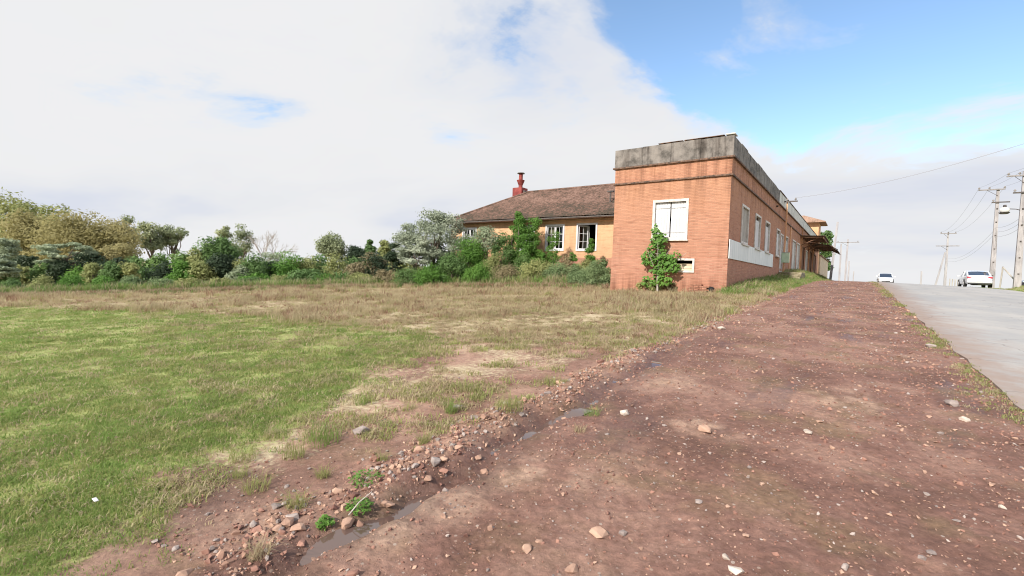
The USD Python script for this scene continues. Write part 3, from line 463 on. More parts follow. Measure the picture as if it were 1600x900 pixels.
big = [  # px, py, width px, colour, label
 (543, 813, 30, 't', 'large tan split stone lying left of the muddy water under the white twig'), (561, 817, 27, 't', 'tan half of the split stone on the right of the white twig'),
 (605, 784, 27, 't', 'smooth oval tan stone alone just left of the muddy water'), (757, 734, 19, 't', 'rounded tan stone on the right bank where the gully water narrows'),
 (717, 696, 17, 't', 'blocky upright tan stone on top of the rubble ridge'), (747, 712, 16, 't', 'pale stone at the right foot of the rubble ridge by the water'),
 (696, 764, 14, 'g', 'small grey stone at the end of the puddle in the gully'), (668, 745, 18, 't', 'flat tan stone in the middle of the rubble ridge nearest the camera'),
 (976, 641, 21, 'w', 'bright white stone alone on the left side of the track'), (936, 828, 34, 't', 'broad flat pale stone sunk into the near track'),
 (974, 831, 18, 'g', 'small bluish grey stone right of the broad flat pale one'), (822, 854, 24, 't', 'flat tan chip at the near left of the track'),
 (894, 885, 26, 't', 'long tan stone at the bottom edge of the picture on the track'), (766, 823, 16, 't', 'small tan stone on the track below the gully'),
 (1148, 886, 32, 'w', 'jagged bright white stone at the bottom edge of the track'), (1136, 868, 19, 'w', 'small pale stone touching the jagged white one from behind'),
 (456, 804, 28, 'g', 'flat grey stone in the mud near the pale tufts'), (431, 788, 19, 'g', 'smaller grey stone above left of the flat grey one in the mud'),
 (422, 828, 16, 'r', 'brownish stone left of a pair in the mud by the dry tuft'), (441, 829, 17, 'r', 'brown oval stone right of a pair in the mud by the dry tuft'),
 (287, 892, 28, 't', 'pale pinkish stone at the very bottom left of the mud'), (356, 877, 19, 't', 'pinkish stone above the dry tuft at the bottom of the mud'),
 (399, 886, 17, 'r', 'dark reddish stone at the bottom right of the dry tuft'), (472, 846, 18, 'r', 'flat brown stone between the grey stones and the muddy water'),
 (563, 668, 30, 'g', 'long grey slab on the bare soil left of the green tuft'), (715, 633, 20, 'g', 'grey stone in the grass above the rubble ridge'),
 (552, 892, 28, 'r', 'dark red stone in the muddy water at the bottom edge'), (528, 764, 20, 't', 'pale stone beside the green leafy weed at the gully'),
 (1263, 672, 18, 'w', 'flat white stone in the middle of the track'), (1300, 697, 14, 't', 'small tan stone right of the flat white one mid track'),
 (1488, 627, 26, 'g', 'flat grey stone near the asphalt edge'), (1506, 653, 18, 'w', 'white stone close to the asphalt corner'),
 (1566, 791, 14, 'w', 'small white stone at the right of the track in thick gravel'), (1321, 884, 18, 'g', 'grey stone at the bottom of the track right of the middle'),
 (1127, 511, 13, 'w', 'white stone at the left border of the track far up the slope'), (1091, 782, 18, 'g', 'grey stone in the middle of the near track'),
 (1101, 667, 26, 't', 'flat tan flake with crumbs beside the middle of the track'), (1456, 861, 18, 'g', 'greyish lump low on the right of the track'),
 (1454, 538, 20, 'g', 'pale slab on the track below the asphalt edge far up'), (1440, 869, 15, 'g', 'small grey pebble beside the greyish lump low on the right'),
 (692, 804, 16, 't', 'pale flake on the tan patch of soil right of the gully'), (842, 843, 14, 't', 'small chip right of the flat tan chip near the bottom'),
]
MR = {'t': M_rock_tan, 'g': M_rock_grey, 'w': M_rock_white, 'r': M_rock_red}
def top_hit(px, py):
    d = ray(px, py); t = np.geomspace(1.2, 60, 2500); P = EYE + t[:, None] * d
    k = np.nonzero(P[:, 2] < top(P[:, 0], P[:, 1]))[0]; return P[k[0]]
for px, py, w, c, lab in big:
    P = top_hit(px, py + w * .25); dep = -((P - EYE) @ R)[2]; s = w * dep / F
    m = rock(rs, s, .55, 22); m.apply_translation((0, 0, s * .11))
    m.apply_translation(P); solo('stone', m, MR[c], lab, 'stone', 'stones singled out along the gully and track', loc=P)
n = 0
while n < 190:
    y = math.exp(rs.uniform(math.log(1.2), math.log(9))); x = float(xg(y)) - .40 + rs.normal(0, .17)
    if x > float(xg(y)) - .10: continue
    if rs.uniform() > .4 + .6 * float(sst(y, 1.9, 2.6)): continue
    s = float(np.clip(np.exp(rs.normal(math.log(.055), .38)), .03, .14)); P = np.array([x, y, float(top(x, y))])
    m = rock(rs, s, .6, 16); m.apply_translation(P + [0, 0, s * .14])
    solo('rubble_stone', m, [M_rock_tan, M_rock_tan, M_rock_red, M_rock_grey, M_rock_tan][n % 5], f"{('tan', 'tan', 'dark red', 'grey', 'tan')[n % 5]} {'small' if s < .05 else 'fist sized' if s < .085 else 'large'} angular stone in the {'nearest part' if y < 2.2 else 'lower middle' if y < 3.4 else 'upper middle' if y < 5.4 else 'far end'} of the rubble ridge", 'stone', 'stones of the rubble ridge', loc=P); n += 1
n = 0
while n < 70:
    y = math.exp(rs.uniform(math.log(1.1), math.log(12))); x = rs.uniform(-2.0, float(xe(y)) - .1)
    s = float(np.clip(rs.normal(.04, .014), .025, .08)); P = np.array([x, y, float(track(x, y))])
    m = rock(rs, s, .5, 14); m.apply_translation(P + [0, 0, s * .08])
    solo('track_stone', m, [M_rock_tan, M_rock_red, M_rock_white, M_rock_grey][n % 4] if n % 8 != 2 else M_rock_tan, f"{('tan', 'reddish', 'tan', 'grey', 'tan', 'reddish', 'whitish', 'grey')[n % 8]} small half buried stone on the {'left' if x < -.9 else 'middle' if x < .35 else 'right'} of the {'near' if y < 3 else 'far'} dirt track", 'stone', 'small stones on the dirt track'); n += 1
# twig, scrap, chips
P = top_hit(556, 812); solo('twig', tube([P + [-.03, -.03, .03], P + [.0, .02, .10], P + [.03, .09, .15]], [.0045, .004, .0025], 6), M_barkpale, 'pale bent twig standing against the split tan stone', 'twig')
P = top_hit(149, 792); solo('paper_scrap', rbox(P[0] - .035, P[0] + .03, P[1] - .012, P[1] + .012, P[2] + .045, P[2] + .051, .003), M_white, 'white scrap lying in the green grass at the left', 'litter')

# grass tufts one can count
tufts = [(505, 690, 78, 44, 'green', 'broad green tuft at the middle of the bare soil'), (400, 765, 56, 34, 'pale', 'pale yellow tuft above the red mud'), (380, 718, 58, 26, 'pale', 'low yellow green tuft between lawn and bare soil'),
 (459, 715, 44, 44, 'pale', 'upright yellow green tuft left of the broad green one'), (464, 792, 44, 34, 'pale', 'pale wispy tuft behind the flat grey stone'), (405, 870, 44, 40, 'dry', 'dry straw tuft at the bottom of the mud'),
 (566, 632, 28, 28, 'green', 'small green tuft on the red soil below the lawn'), (505, 745, 30, 24, 'pale', 'small wispy tuft above the green leafy weed'), (375, 745, 30, 26, 'pale', 'thin tuft left of the pale yellow one'),
 (795, 640, 62, 36, 'pale', 'wide pale tuft behind the rubble ridge'), (663, 693, 26, 30, 'pale', 'slim tuft on the left side of the rubble ridge'), (596, 720, 26, 22, 'pale', 'tiny tuft by the stones left of the rubble ridge'),
 (704, 645, 26, 34, 'green', 'tall thin tuft left of the grey stone in the grass'), (924, 648, 34, 18, 'green', 'low green tuft beyond the last gully puddle on the track'), (905, 675, 26, 16, 'dry', 'straggling dry tuft on the track below the green one'),
 (640, 640, 34, 18, 'pale', 'low tuft right of the small green one on red soil'), (865, 600, 44, 22, 'pale', 'pale tuft at the upper end of the rubble'), (600, 665, 40, 16, 'green', 'flat green tuft near the long grey slab'), (735, 612, 40, 20, 'pale', 'low spreading tuft far behind the ridge'), (425, 680, 36, 22, 'dry', 'straw coloured tuft at the lawn edge')]
for px, py, w, h, kd, lab in tufts:
    P = top_hit(px, py); dep = -((P - EYE) @ R)[2]; W, H = w * dep / F, h * dep / F
    nb = int(50 + w * 1.5)
    m = blades(rs, nb, W * .36, H * 1.25, max(.0014, W * .0048), 1.4, .8); m.vertices += [0, 0, -.008]
    m.vertices += P; solo('grass_tuft', m, {'green': G_lawn, 'pale': G_mix, 'dry': G_dry}[kd], lab, 'grass tuft', 'grass tufts on the bare soil', loc=P)

# ------------------------------------------------------------------ brick building on the right
XL, XR, Y0, Y1 = -11.3, -5.2, 24.8, 88.0
side = [(27.7, 29.6, 3.68, 5.72, 'grey'), (31.8, 33.7, 3.68, 5.72, 'white'), (35.7, 37.6, 3.68, 5.72, 'white'), (41.2, 43.0, 3.68, 5.72, 'white'), (46.8, 48.4, 3.68, 5.60, 'white'),
        (43.6, 45.3, 2.72, 5.55, 'door'), (52.3, 55.2, 2.72, 5.75, 'pale'), (56.3, 59.2, 2.72, 5.75, 'pale'), (61.0, 65.0, 2.72, 5.75, 'timber'), (66.8, 69.4, 2.72, 5.6, 'pale'), (71.0, 76.0, 2.72, 5.8, 'timber'), (78.0, 84.0, 2.72, 5.8, 'timber')]
bld = thing('brick_building', 'long orange brick building with grey concrete parapet at the top of the track', 'building', (-8.2, 56, 1.0))
T = .36
def ring(o, z0, z1, y1=Y1, t=T):
    return mbox(XL - o, XR + o, Y0 - o, y1 + o, z0, z1) - mbox(XL + t, XR - t, Y0 + t, y1 - t, z0 - .1, z1 + .1)
wallm = ring(0, 2.68, 6.74); plin = ring(.03, -1, 2.68)
cut = [mbox(-9.0, -7.22, Y0 - .5, Y0 + T + .2, 3.68, 5.70)] + [mbox(XR - T - .2, XR + .5, a, b, z0, z1) for a, b, z0, z1, _ in side]
for c in cut: wallm = wallm - c
plin = plin - mbox(-7.95, -6.76, Y0 - .5, Y0 + T + .2, 1.98, 2.60)
part(bld, 'wall', wallm, M_brick); part(bld, 'plinth', plin, M_plinth)
part(bld, 'string_course', ring(.09, 6.74, 6.82), M_ledge); part(bld, 'frieze', ring(.02, 6.82, 7.62), M_band); part(bld, 'ledge', ring(.13, 7.62, 7.70), M_ledge)
part(bld, 'flat_roof', mbox(XL + T, XR - T, Y0 + T, Y1 - T, 7.50, 7.64), M_conc)
part(bld, 'inner_floor', mbox(XL + T, XR - T, Y0 + T, Y1 - T, 2.5, 2.66), M_dark)
rb = np.random.default_rng(11)
# parapet: cast panels, each a little uneven
xs = [XL - .06, -9.75, -8.2, -6.7, XR + .06 - .0]
for a, b in zip(xs[:-1], xs[1:]):
    part(bld, 'parapet_panel', rbox(a + .004, b - .004, Y0 - .06, Y0 + .2, 7.70, 8.70 + rb.uniform(-.02, .02), .012), M_conc)
ys = np.arange(Y0 + .21, 41.5, 1.62); ys = np.append(ys[:-1], 41.5)
for a, b in zip(ys[:-1], ys[1:]):
    part(bld, 'parapet_panel', rbox(XR - .2, XR + .06, a + .004, b - .004, 7.70, 8.70 + rb.uniform(-.05, .025), .012), M_conc)
ys = np.linspace(41.5, 84.4, 15)
for a, b in zip(ys[:-1], ys[1:]):
    part(bld, 'parapet_panel', rbox(XR - .2, XR + .05, a + .006, b - .006, 7.70, 8.66 + rb.uniform(-.012, .012), .012), M_pale, 'pale rendered parapet panel')
    part(bld, 'coping', rbox(XR - .24, XR + .10, a + .006, b - .006, 8.69, 8.73, .01), M_ledge)
part(bld, 'parapet_panel', rbox(XL - .06, XL + .2, Y0 + .21, Y1, 7.70, 8.68, .012), M_conc)
for a, b in ((-8.9, -7.6), (-7.55, -5.6)):
    part(bld, 'coping', rbox(a, b, Y0 - .09, Y0 + .24, 8.73, 8.765, .01), M_ledge)
part(bld, 'coping', rbox(-5.55, XR + .1, Y0 - .1, Y0 + .5, 8.735, 8.79, .012), M_pale)
def front_frame(x0, x1, z0, z1, y, d, w):     # a casing round an opening in a wall that faces -Y
    o = mbox(x0 - w, x1 + w, y - d, y + .14, z0 - w, z1 + w) - mbox(x0, x1, y - 1, y + 1, z0, z1)
    return o
def side_frame(y0, y1, z0, z1, x, d, w):
    return mbox(x - .14, x + d, y0 - w, y1 + w, z0 - w, z1 + w) - mbox(x - 1, x + 1, y0, y1, z0, z1)
w = part(bld, 'window', front_frame(-8.92, -7.30, 3.76, 5.62, Y0, .05, .13), M_frame, 'large front window with closed white shutters')
for a, b in ((-8.92, -8.13), (-8.10, -7.30)):
    pls = [rbox(a + .015 + i * (b - a - .02) / 5, a + .008 + (i + 1) * (b - a - .02) / 5, Y0 + .09 + .001 * (i % 2), Y0 + .115, 3.78, 5.60, .004) for i in range(5)]
    pls += [rbox(a + .03, b - .03, Y0 + .055, Y0 + .08, z, z + .08, .004) for z in (4.0, 5.3)]
    part(w, 'shutter', pls, M_white)
part(w, 'sill', rbox(-9.1, -7.12, Y0 - .13, Y0 + .1, 3.55, 3.62, .01), M_frame)
w = part(bld, 'basement_window', front_frame(-7.90, -6.84, 2.02, 2.54, Y0 - .03, .05, .10), M_frame, 'low boarded window half behind the sapling')
for i in range(3): part(w, 'board', rbox(-7.93, -6.8, Y0 + .18, Y0 + .21, 1.99 + i * .14, 2.12 + i * .14, .006), M_cream)
for a, b, z0, z1, kd in side:
    if kd in ('grey', 'white'):
        w = part(bld, 'window', side_frame(a + .08, b - .08, z0 + .08, z1 - .08, XR, .05, .12), M_frame)
        mid = (a + b) / 2
        for p, q in ((a + .09, mid - .012), (mid + .012, b - .09)):
            part(w, 'shutter', [rbox(XR - .08, XR - .05, p + i * (q - p) / 4 + .004, p + (i + 1) * (q - p) / 4 - .004, z0 + .1, z1 - (.1 if kd == 'grey' else .3), .005) for i in range(4)], M_white if kd == 'white' else M_rail)
        part(w, 'sill', rbox(XR, XR + .16, a - .1, b + .1, z0 - .14, z0 - .06, .01), M_frame)
    else:
        M_ = {'door': M_white, 'pale': M_pale, 'timber': M_timber}[kd]
        w = part(bld, 'door', side_frame(a + .1, b - .1, z0 - .2, z1 - .1, XR, .04, .12), M_frame if kd != 'timber' else M_timber)
        k_ = max(4, int((b - a) / .3))
        for i in range(k_):
            p, q = a + .1 + i * (b - a - .2) / k_, a + .1 + (i + 1) * (b - a - .2) / k_
            part(w, 'plank', rbox(XR - .1, XR - .065 + .01 * (i % 2), p + .006, q - .006, z0, z1 - .12, .006), M_)
for y in (45.9, 60.4, 70.3, 77.0):
    part(bld, 'drainpipe', tube([(XR + .1, y, 2.0), (XR + .1, y, 7.55)], .055, 8), M_orange)
part(bld, 'drain_hole', tube([(XR + .16, 40.2, 7.3), (XR - .1, 40.2, 7.32)], .07, 8), M_ledge)
# pilasters on the long side
for y in (50.3, 60.0): part(bld, 'pilaster', rbox(XR - .05, XR + .06, y - .2, y + .2, 2.0, 6.73, .01), M_orange)
# canopy over the loading door
can = part(bld, 'canopy', [rbox(XR + .02, -3.05, 59.6 + i * 2.3, 59.68 + i * 2.3, 6.52, 6.64, .01) for i in range(5)] + [rbox(-3.15, -3.05, 59.6, 69, 6.40, 6.51, .01)], M_timber, 'flat loading canopy with rusty sheets')
def corr(Yr, prof_xz, th=.012, wl=.18, amp=.02, overlap=0):
    yv = np.arange(Yr[0], Yr[1], wl / 6); px_ = np.array(prof_xz)
    s = np.linspace(0, 1, 3 * (len(px_) - 1) + 1); k = np.linspace(0, 1, len(px_))
    x, z = np.interp(s, k, px_[:, 0]), np.interp(s, k, px_[:, 1])
    P = np.stack([np.broadcast_to(x[:, None], (len(s), len(yv))), np.broadcast_to(yv[None], (len(s), len(yv))), z[:, None] + amp * np.sin(yv * 6.283 / wl)[None]], -1)
    a = gridmesh(P); b = gridmesh(P - [0, 0, th]); b.invert()
    return [a, b]
rows = np.linspace(59.4, 69.2, 9)
for a, b in zip(rows[:-1], rows[1:]): part(can, 'sheet', corr((a, b), [(XR + .02, 6.74), (-2.95, 6.68)]), M_sheet)
can2 = part(bld, 'canopy', [rbox(XR + .02, -2.6, 69.6 + i * 3.1, 69.7 + i * 3.1, 6.18, 6.30, .01) for i in range(5)] + [rbox(-2.7, -2.6, 69.6, 82, 6.04, 6.17, .01)], M_timber, 'sagging dark outer canopy')
rows = np.linspace(69.3, 82.2, 10)
for a, b in zip(rows[:-1], rows[1:]): part(can2, 'sheet', corr((a, b), [(XR + .02, 6.62), (-3.1, 6.42), (-2.1, 5.80 + rb.uniform(-.05, .05))], amp=.025, wl=.2), M_sheet)
# brackets
for y in (60, 64.5, 69): part(can, 'bracket', tube([(XR + .02, y, 5.7), (-3.6, y, 6.5)], .05, 6), M_timber)
# tower
tw = part(bld, 'tower', mbox(-10.0, -5.3, 88.3, 93, 2, 11.25), M_orange, 'small square tower with hipped tile roof')
def hip(x0, x1, y0, y1, z, apex, th=.14):
    cx, cy = (x0 + x1) / 2, (y0 + y1) / 2
    v = np.array([(x0, y0, z), (x1, y0, z), (x1, y1, z), (x0, y1, z), (cx, cy, apex), (x0, y0, z - th), (x1, y0, z - th), (x1, y1, z - th), (x0, y1, z - th)])
    f = [(0, 1, 4), (1, 2, 4), (2, 3, 4), (3, 0, 4), (5, 7, 6), (5, 8, 7)] + [t for i in range(4) for t in ((i, 5 + i, 5 + (i + 1) % 4), (i, 5 + (i + 1) % 4, (i + 1) % 4))]
    return trimesh.Trimesh(v, f, process=False)
part(tw, 'roof', hip(-10.9, -4.4, 87.4, 93.9, 11.35, 12.75), M_tile2)
# cream annex beyond
an = thing('cream_annex', 'low cream walled annex beyond the brick building with dark coping', 'building', (-8, 105, 1.5))
part(an, 'wall', mbox(-11, -5.25, 95.5, 122, -1, 6.3), M_cream); part(an, 'coping', mbox(-11.1, -5.1, 95.4, 122.1, 6.31, 6.5), M_timber)
# blank panel on the wall, brick remnant at the foot, steps
sb = thing('blank_signboard', 'long blank white panel fixed low on the side wall of the brick building', 'signboard', (XR + .1, 32, 2.7))
for i in range(6):
    a = 24.78 + i * 2.45; part(sb, 'panel', rbox(XR + .05, XR + .085, a + .004, a + 2.446, 2.67, 3.62, .006), M_tinpanel)
part(sb, 'batten', [rbox(XR + .032, XR + .049, a, a + .08, 2.7, 3.6, .004) for a in (25, 28, 31, 34, 37, 39.2)], M_rail)
br = thing('brick_ledge', 'low broken brick ledge with dark drain opening at the foot of the front wall', 'brick ledge', (-6.45, 24.6, 1.0))
zb = float(base(-6.5, 24.5))
for j in range(5):
    for i in range(4):
        a = -7.02 + i * .255 + (.12 if j % 2 else 0)
        if (i, j) in ((3, 4), (0, 4)): continue
        part(br, 'brick', rbox(a, a + .243, 24.42 + rb.uniform(0, .012), 24.76, zb + .02 + j * .082, zb + .094 + j * .082, .006), M_plinth)
part(br, 'drain_pipe', tube([(-5.82, 24.45, zb + .2), (-5.82, 24.74, zb + .2)], .12, 10), M_dark, 'dark round drain')
st = thing('stone_steps', 'mossy stone steps rising to the side door of the brick building', 'steps', (-4.2, 42, 1.6))
for i in range(6):
    part(st, 'step', rbox(XR + .05, -3.45 + rb.uniform(-.1, .1), 40.0 + i * .62, 46.2, 1.30 + i * .19, 1.45 + i * .19 + .03, .02), M_step)

# ------------------------------------------------------------------ ochre wing with tiled roof
YW = 33.0
wg = thing('tiled_wing', 'ochre plastered wing with mossy clay tile roof left of the brick building', 'building', (-21, 38, 1))
wm = mbox(-32, XL - .01, YW, 43.4, -1, 6.28) - mbox(-31.65, XL - .4, YW + .35, 43.05, -1.1, 6.4)
wx = [-17.27, -20.2, -23.1, -29.6]
for c in wx: wm = wm - mbox(c - .9, c + .9, YW - .5, YW + .6, 3.5, 5.66)
part(wg, 'wall', wm, M_wing); part(wg, 'plinth', mbox(-32.03, XL - .02, YW - .03, YW + .3, -1, 2.95), M_plinth)
part(wg, 'moulding', mbox(-32.05, XL - .02, YW - .06, YW + .1, 5.80, 5.86), M_orange)
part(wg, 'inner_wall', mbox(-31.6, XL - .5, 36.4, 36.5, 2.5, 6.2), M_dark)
for i, c in enumerate(wx):
    w = part(wg, 'window', front_frame(c - .78, c + .78, 3.62, 5.54, YW, .05, .13), M_white)
    for s in (-1, 1):
        a, b = (c - .77, c - .01) if s < 0 else (c + .01, c + .77)
        fr = mbox(a, b, YW + .06, YW + .10, 3.63, 5.53) - mbox(a + .07, b - .07, YW, YW + .2, 3.72, 5.45)
        for z in (4.25, 4.86): fr = fr + mbox(a + .06, b - .06, YW + .065, YW + .095, z, z + .035)
        fr = fr + mbox((a + b) / 2 - .016, (a + b) / 2 + .016, YW + .067, YW + .093, 3.7, 5.47)
        gl = mbox(a + .06, b - .06, YW + .077, YW + .083, 3.7, 5.47)
        if i == 0:                                                       # the open leaves swing inwards
            hx = a if s < 0 else b
            fr, gl = [o.translate((-hx, -YW - .08, 0)).rotate((0, 0, 38 if s < 0 else -62)).translate((hx, YW + .08, 0)) for o in (fr, gl)]
        part(w, 'sash', fr, M_white); part(w, 'pane', gl, M_pane)
    if i == 0: part(w, 'curtain', mbox(c - .75, c - .12, YW + .66, YW + .69, 3.7, 5.5), M_pale)
    if i == 1: part(w, 'curtain', mbox(c - .75, c - .05, YW + .3, YW + .33, 3.7, 5.5), M_cream)
def tiles(fn, nu, nv, au):                     # fn(u, v) -> points; au = metres across
    rows_ = []
    for v0 in range(nv):
        for e, dz in ((0., .045), (.5, .03), (.98, .0)): rows_.append(((v0 + e) / nv, dz))
    u = np.linspace(0, 1, nu)
    return np.stack([fn(u, v, dz) for v, dz in rows_])
def slope_front(u, v, dz, y0=32.35, y1=38.0, sgn=1):
    x0, x1 = -32.65 + 6.1 * v, XL - .02
    x = x0 + (x1 - x0) * u; y = y0 + (y1 - y0) * v
    z = 6.16 + 3.36 * v + dz + .035 * np.abs(np.sin(x * math.pi / .24)) + .05 * fb(x, x * 0 + y, .5, 2, 61)
    return np.stack([x, np.full_like(x, y), z], -1)
def slope_hip(u, v, dz):
    y0, y1 = 32.35 + 5.65 * v, 43.65 - 5.65 * v
    y = y0 + (y1 - y0) * u; x = -32.65 + 6.1 * v
    z = 6.16 + 3.36 * v + dz + .035 * np.abs(np.sin(y * math.pi / .24)) + .05 * fb(x + y * 0, y, .5, 2, 61)
    return np.stack([np.full_like(y, x), y, z], -1)
rf = part(wg, 'roof', [gridmesh(tiles(slope_front, 520, 20, 21)), gridmesh(tiles(lambda u, v, d: slope_front(u, v, d, 43.65, 38.0), 200, 20, 21)), gridmesh(tiles(slope_hip, 240, 20, 11))], M_tile, 'clay tile roof with moss along the eave')
part(rf, 'ridge_tile', [tube([(-26.6 + i * .4, 38, 9.56), (-26.6 + i * .4 + .42, 38, 9.57)], [.13, .12], 8) for i in range(38)], M_tile, kind='stuff')
part(rf, 'hip_tile', [tube([(-32.6 + 6.1 * i / 20, 32.4 + 5.6 * i / 20, 6.24 + 3.33 * i / 20), (-32.6 + 6.1 * (i + 1.05) / 20, 32.4 + 5.6 * (i + 1.05) / 20, 6.25 + 3.33 * (i + 1.05) / 20)], [.12, .11], 8) for i in range(20)], M_tile, kind='stuff')
part(wg, 'eave_board', mbox(-32.5, XL - .03, 32.45, YW - .01, 6.02, 6.12), M_timber)
part(wg, 'gutter', tube([(-32.6, 32.28, 6.10), (-12, 32.28, 6.08)], .06, 8), M_iron)
v = np.array([(XL - .03, 32.4, 6.1), (XL - .03, 43.6, 6.1), (XL - .03, 38, 9.5)]); part(wg, 'gable', trimesh.Trimesh(np.vstack([v, v - [.1, 0, 0]]), [(0, 1, 2), (3, 5, 4), (0, 2, 5), (0, 5, 3), (1, 4, 5), (1, 5, 2)], process=False), M_wing)
ch = part(wg, 'chimney', rbox(-29.0, -27.85, 38.7, 39.8, 7.6, 10.3, .02), M_redflue, 'red chimney box with metal flue')
part(ch, 'side_vent', rbox(-27.84, -27.66, 38.95, 39.6, 9.0, 10.0, .02), M_iron)
part(ch, 'flue', [tube([(-28.35, 39.2, 10.3), (-28.35, 39.2, 11.75)], [.21, .20], 12), tube([(-28.35, 39.2, 10.55), (-28.35, 39.2, 11.1)], [.2, .42], 12), tube([(-28.35, 39.2, 11.1), (-28.35, 39.2, 11.14)], [.42, .2], 12)], M_redflue)
part(ch, 'cap', tube([(-28.35, 39.2, 11.78), (-28.35, 39.2, 11.86), (-28.35, 39.2, 11.9)], [.40, .36, .05], 12), M_iron)
X_ = -16.05; Yv = 34.4; zv = 6.16 + 3.36 * (Yv - 32.35) / 5.65
vt = part(wg, 'roof_vent', tube([(X_, Yv, zv - .1), (X_, Yv, zv + .85)], .07, 8), M_iron); part(vt, 'vent_cap', rbox(X_ - .26, X_ + .26, Yv - .12, Yv + .12, zv + .85, zv + .97, .02), M_iron)

# ------------------------------------------------------------------ trees and shrubs
def cards(rng, C, N, size, asp=.5):
    n = len(C); N = N / np.maximum(np.linalg.norm(N, axis=1, keepdims=True), 1e-9)
    t = rng.normal(0, 1, (n, 3)); t -= N * (t * N).sum(1, keepdims=True); t /= np.maximum(np.linalg.norm(t, axis=1, keepdims=True), 1e-9); b = np.cross(N, t)
    s = (size * rng.uniform(.6, 1.4, n))[:, None]
    v = np.stack([C - t * s * .5, C + b * s * asp * .5 + t * s * .08, C + t * s * .5, C - b * s * asp * .5 + t * s * .08], 1).reshape(-1, 3)
    i = np.arange(n)[:, None] * 4
    return trimesh.Trimesh(v, np.concatenate([i + [0, 1, 2], i + [0, 2, 3]], 0), process=False)
def crown_clumps(rng, n, w, d, h, shape):
    p = rng.normal(0, 1, (n * 3, 3)); p /= np.linalg.norm(p, axis=1, keepdims=True); p *= (rng.uniform(.25, 1, n * 3) ** .45)[:, None]
    if shape == 'dome': p = p[p[:, 2] > -.45]; p[:, 2] = (p[:, 2] + .45) / 1.45
    elif shape == 'cone':
        p[:, 2] = ((p[:, 2] + 1) / 2) ** 1.25; p[:, :2] *= (1.12 - p[:, 2:3]) ** .8
    elif shape == 'bush': p = p[p[:, 2] > -.15]; p[:, 2] = (p[:, 2] + .15) / 1.15
    elif shape == 'flat':
        p = p[p[:, 2] > -.2]; p[:, 2] = (p[:, 2].clip(0, 1)) ** .7
    else: p[:, 2] = (p[:, 2] + 1) / 2
    return p[:n] * np.array([w / 2, d / 2, h])
def foliage(rng, C, rad, per, leaf, flat=.75, asp=.5, droop=0.):
    n = len(C) * per; c = np.repeat(C, per, 0); r = np.repeat(rad, per)
    d = rng.normal(0, 1, (n, 3)); d /= np.linalg.norm(d, axis=1, keepdims=True)
    q = c + d * (r * rng.uniform(.45, 1.05, n))[:, None] * np.array([1, 1, flat])
    return cards(rng, q, d * .7 + np.array([0, 0, .45]) + rng.normal(0, .45, (n, 3)), leaf, asp)
def limbs(rng, z0, C, h, r0, n=7, lean=0.):
    mid = np.array([lean * h * .5, 0, h]) 
    pts = np.array([[0, 0, -.3], [rng.normal(0, .05), rng.normal(0, .05), h * .5], mid + [rng.normal(0, .1), rng.normal(0, .1), 0]])
    out = [tube(pts, [r0 * 1.15, r0 * .85, r0 * .6], 8)]
    for k in rng.choice(len(C), min(n, len(C)), replace=False):
        s = pts[1] + (pts[2] - pts[1]) * rng.uniform(.1, 1); e = C[k]
        m = (s + e) / 2 + rng.normal(0, .12, 3) * np.linalg.norm(e - s) + [0, 0, -.05 * np.linalg.norm(e - s)]
        out.append(tube([s, m, e], [r0 * .45, r0 * .28, r0 * .08], 5))
    return out
def plant(name, label, cat, px, depth, ytop, wpx, mt, shape='dome', n=40, per=80, leaf=.3, clump=.2, trunk=.3, hole=0., bark=None, group=None, seed=0, dfac=.9, flat=.75, asp=.5, ybot=None, nl=8, sink=0.):
    rng = np.random.default_rng(1000 + seed)
    x, y = spot(px, depth); z0 = float(base(x, y)) - .05 - sink; zt = zat(px, ytop, depth); H = max(zt - z0, .5)
    cosk = math.cos(math.atan((px - 800) / F)); W = 1.16 * wpx * depth / F * cosk; per = int(per * 1.6); leaf = leaf * .74; H = H * 1.04
    zb = trunk * H if ybot is None else max(zat(px, ybot, depth) - z0, 0.02 * H)
    t = thing(name, label, cat, (x, y, z0), group)
    cr = clump * min(W, (H - zb) * 1.6) * rng.uniform(.7, 1.25, n)
    C = crown_clumps(rng, n, max(W - 2 * cr.mean() * .9, .1), max(W * dfac - 2 * cr.mean() * .9, .1), max(H - zb - cr.mean() * 1.7 * flat, .1), shape); cr = cr[:len(C)]
    if shape == 'cone': cr = cr * (1.15 - .65 * (C[:, 2] / max(C[:, 2].max(), .01)))
    C[:, 2] += zb + cr * flat * .85
    O = np.array([x, y, z0])
    ls = limbs(rng, 0, C, max(zb * 1.2, H * .45), max(.045 * W ** .5 * H ** .35, .03) if H > 2.2 else .03, nl)
    for m in ls: m.vertices += O
    part(t, 'trunk' if cat == 'tree' else 'stem', ls, bark or M_bark, smooth=True)
    f = foliage(rng, C + O, cr, per, leaf, flat, asp); part(t, 'crown' if cat == 'tree' else 'foliage', f, mt)
    return t
FOR = 'trees of the wood at the left'
P_ = plant
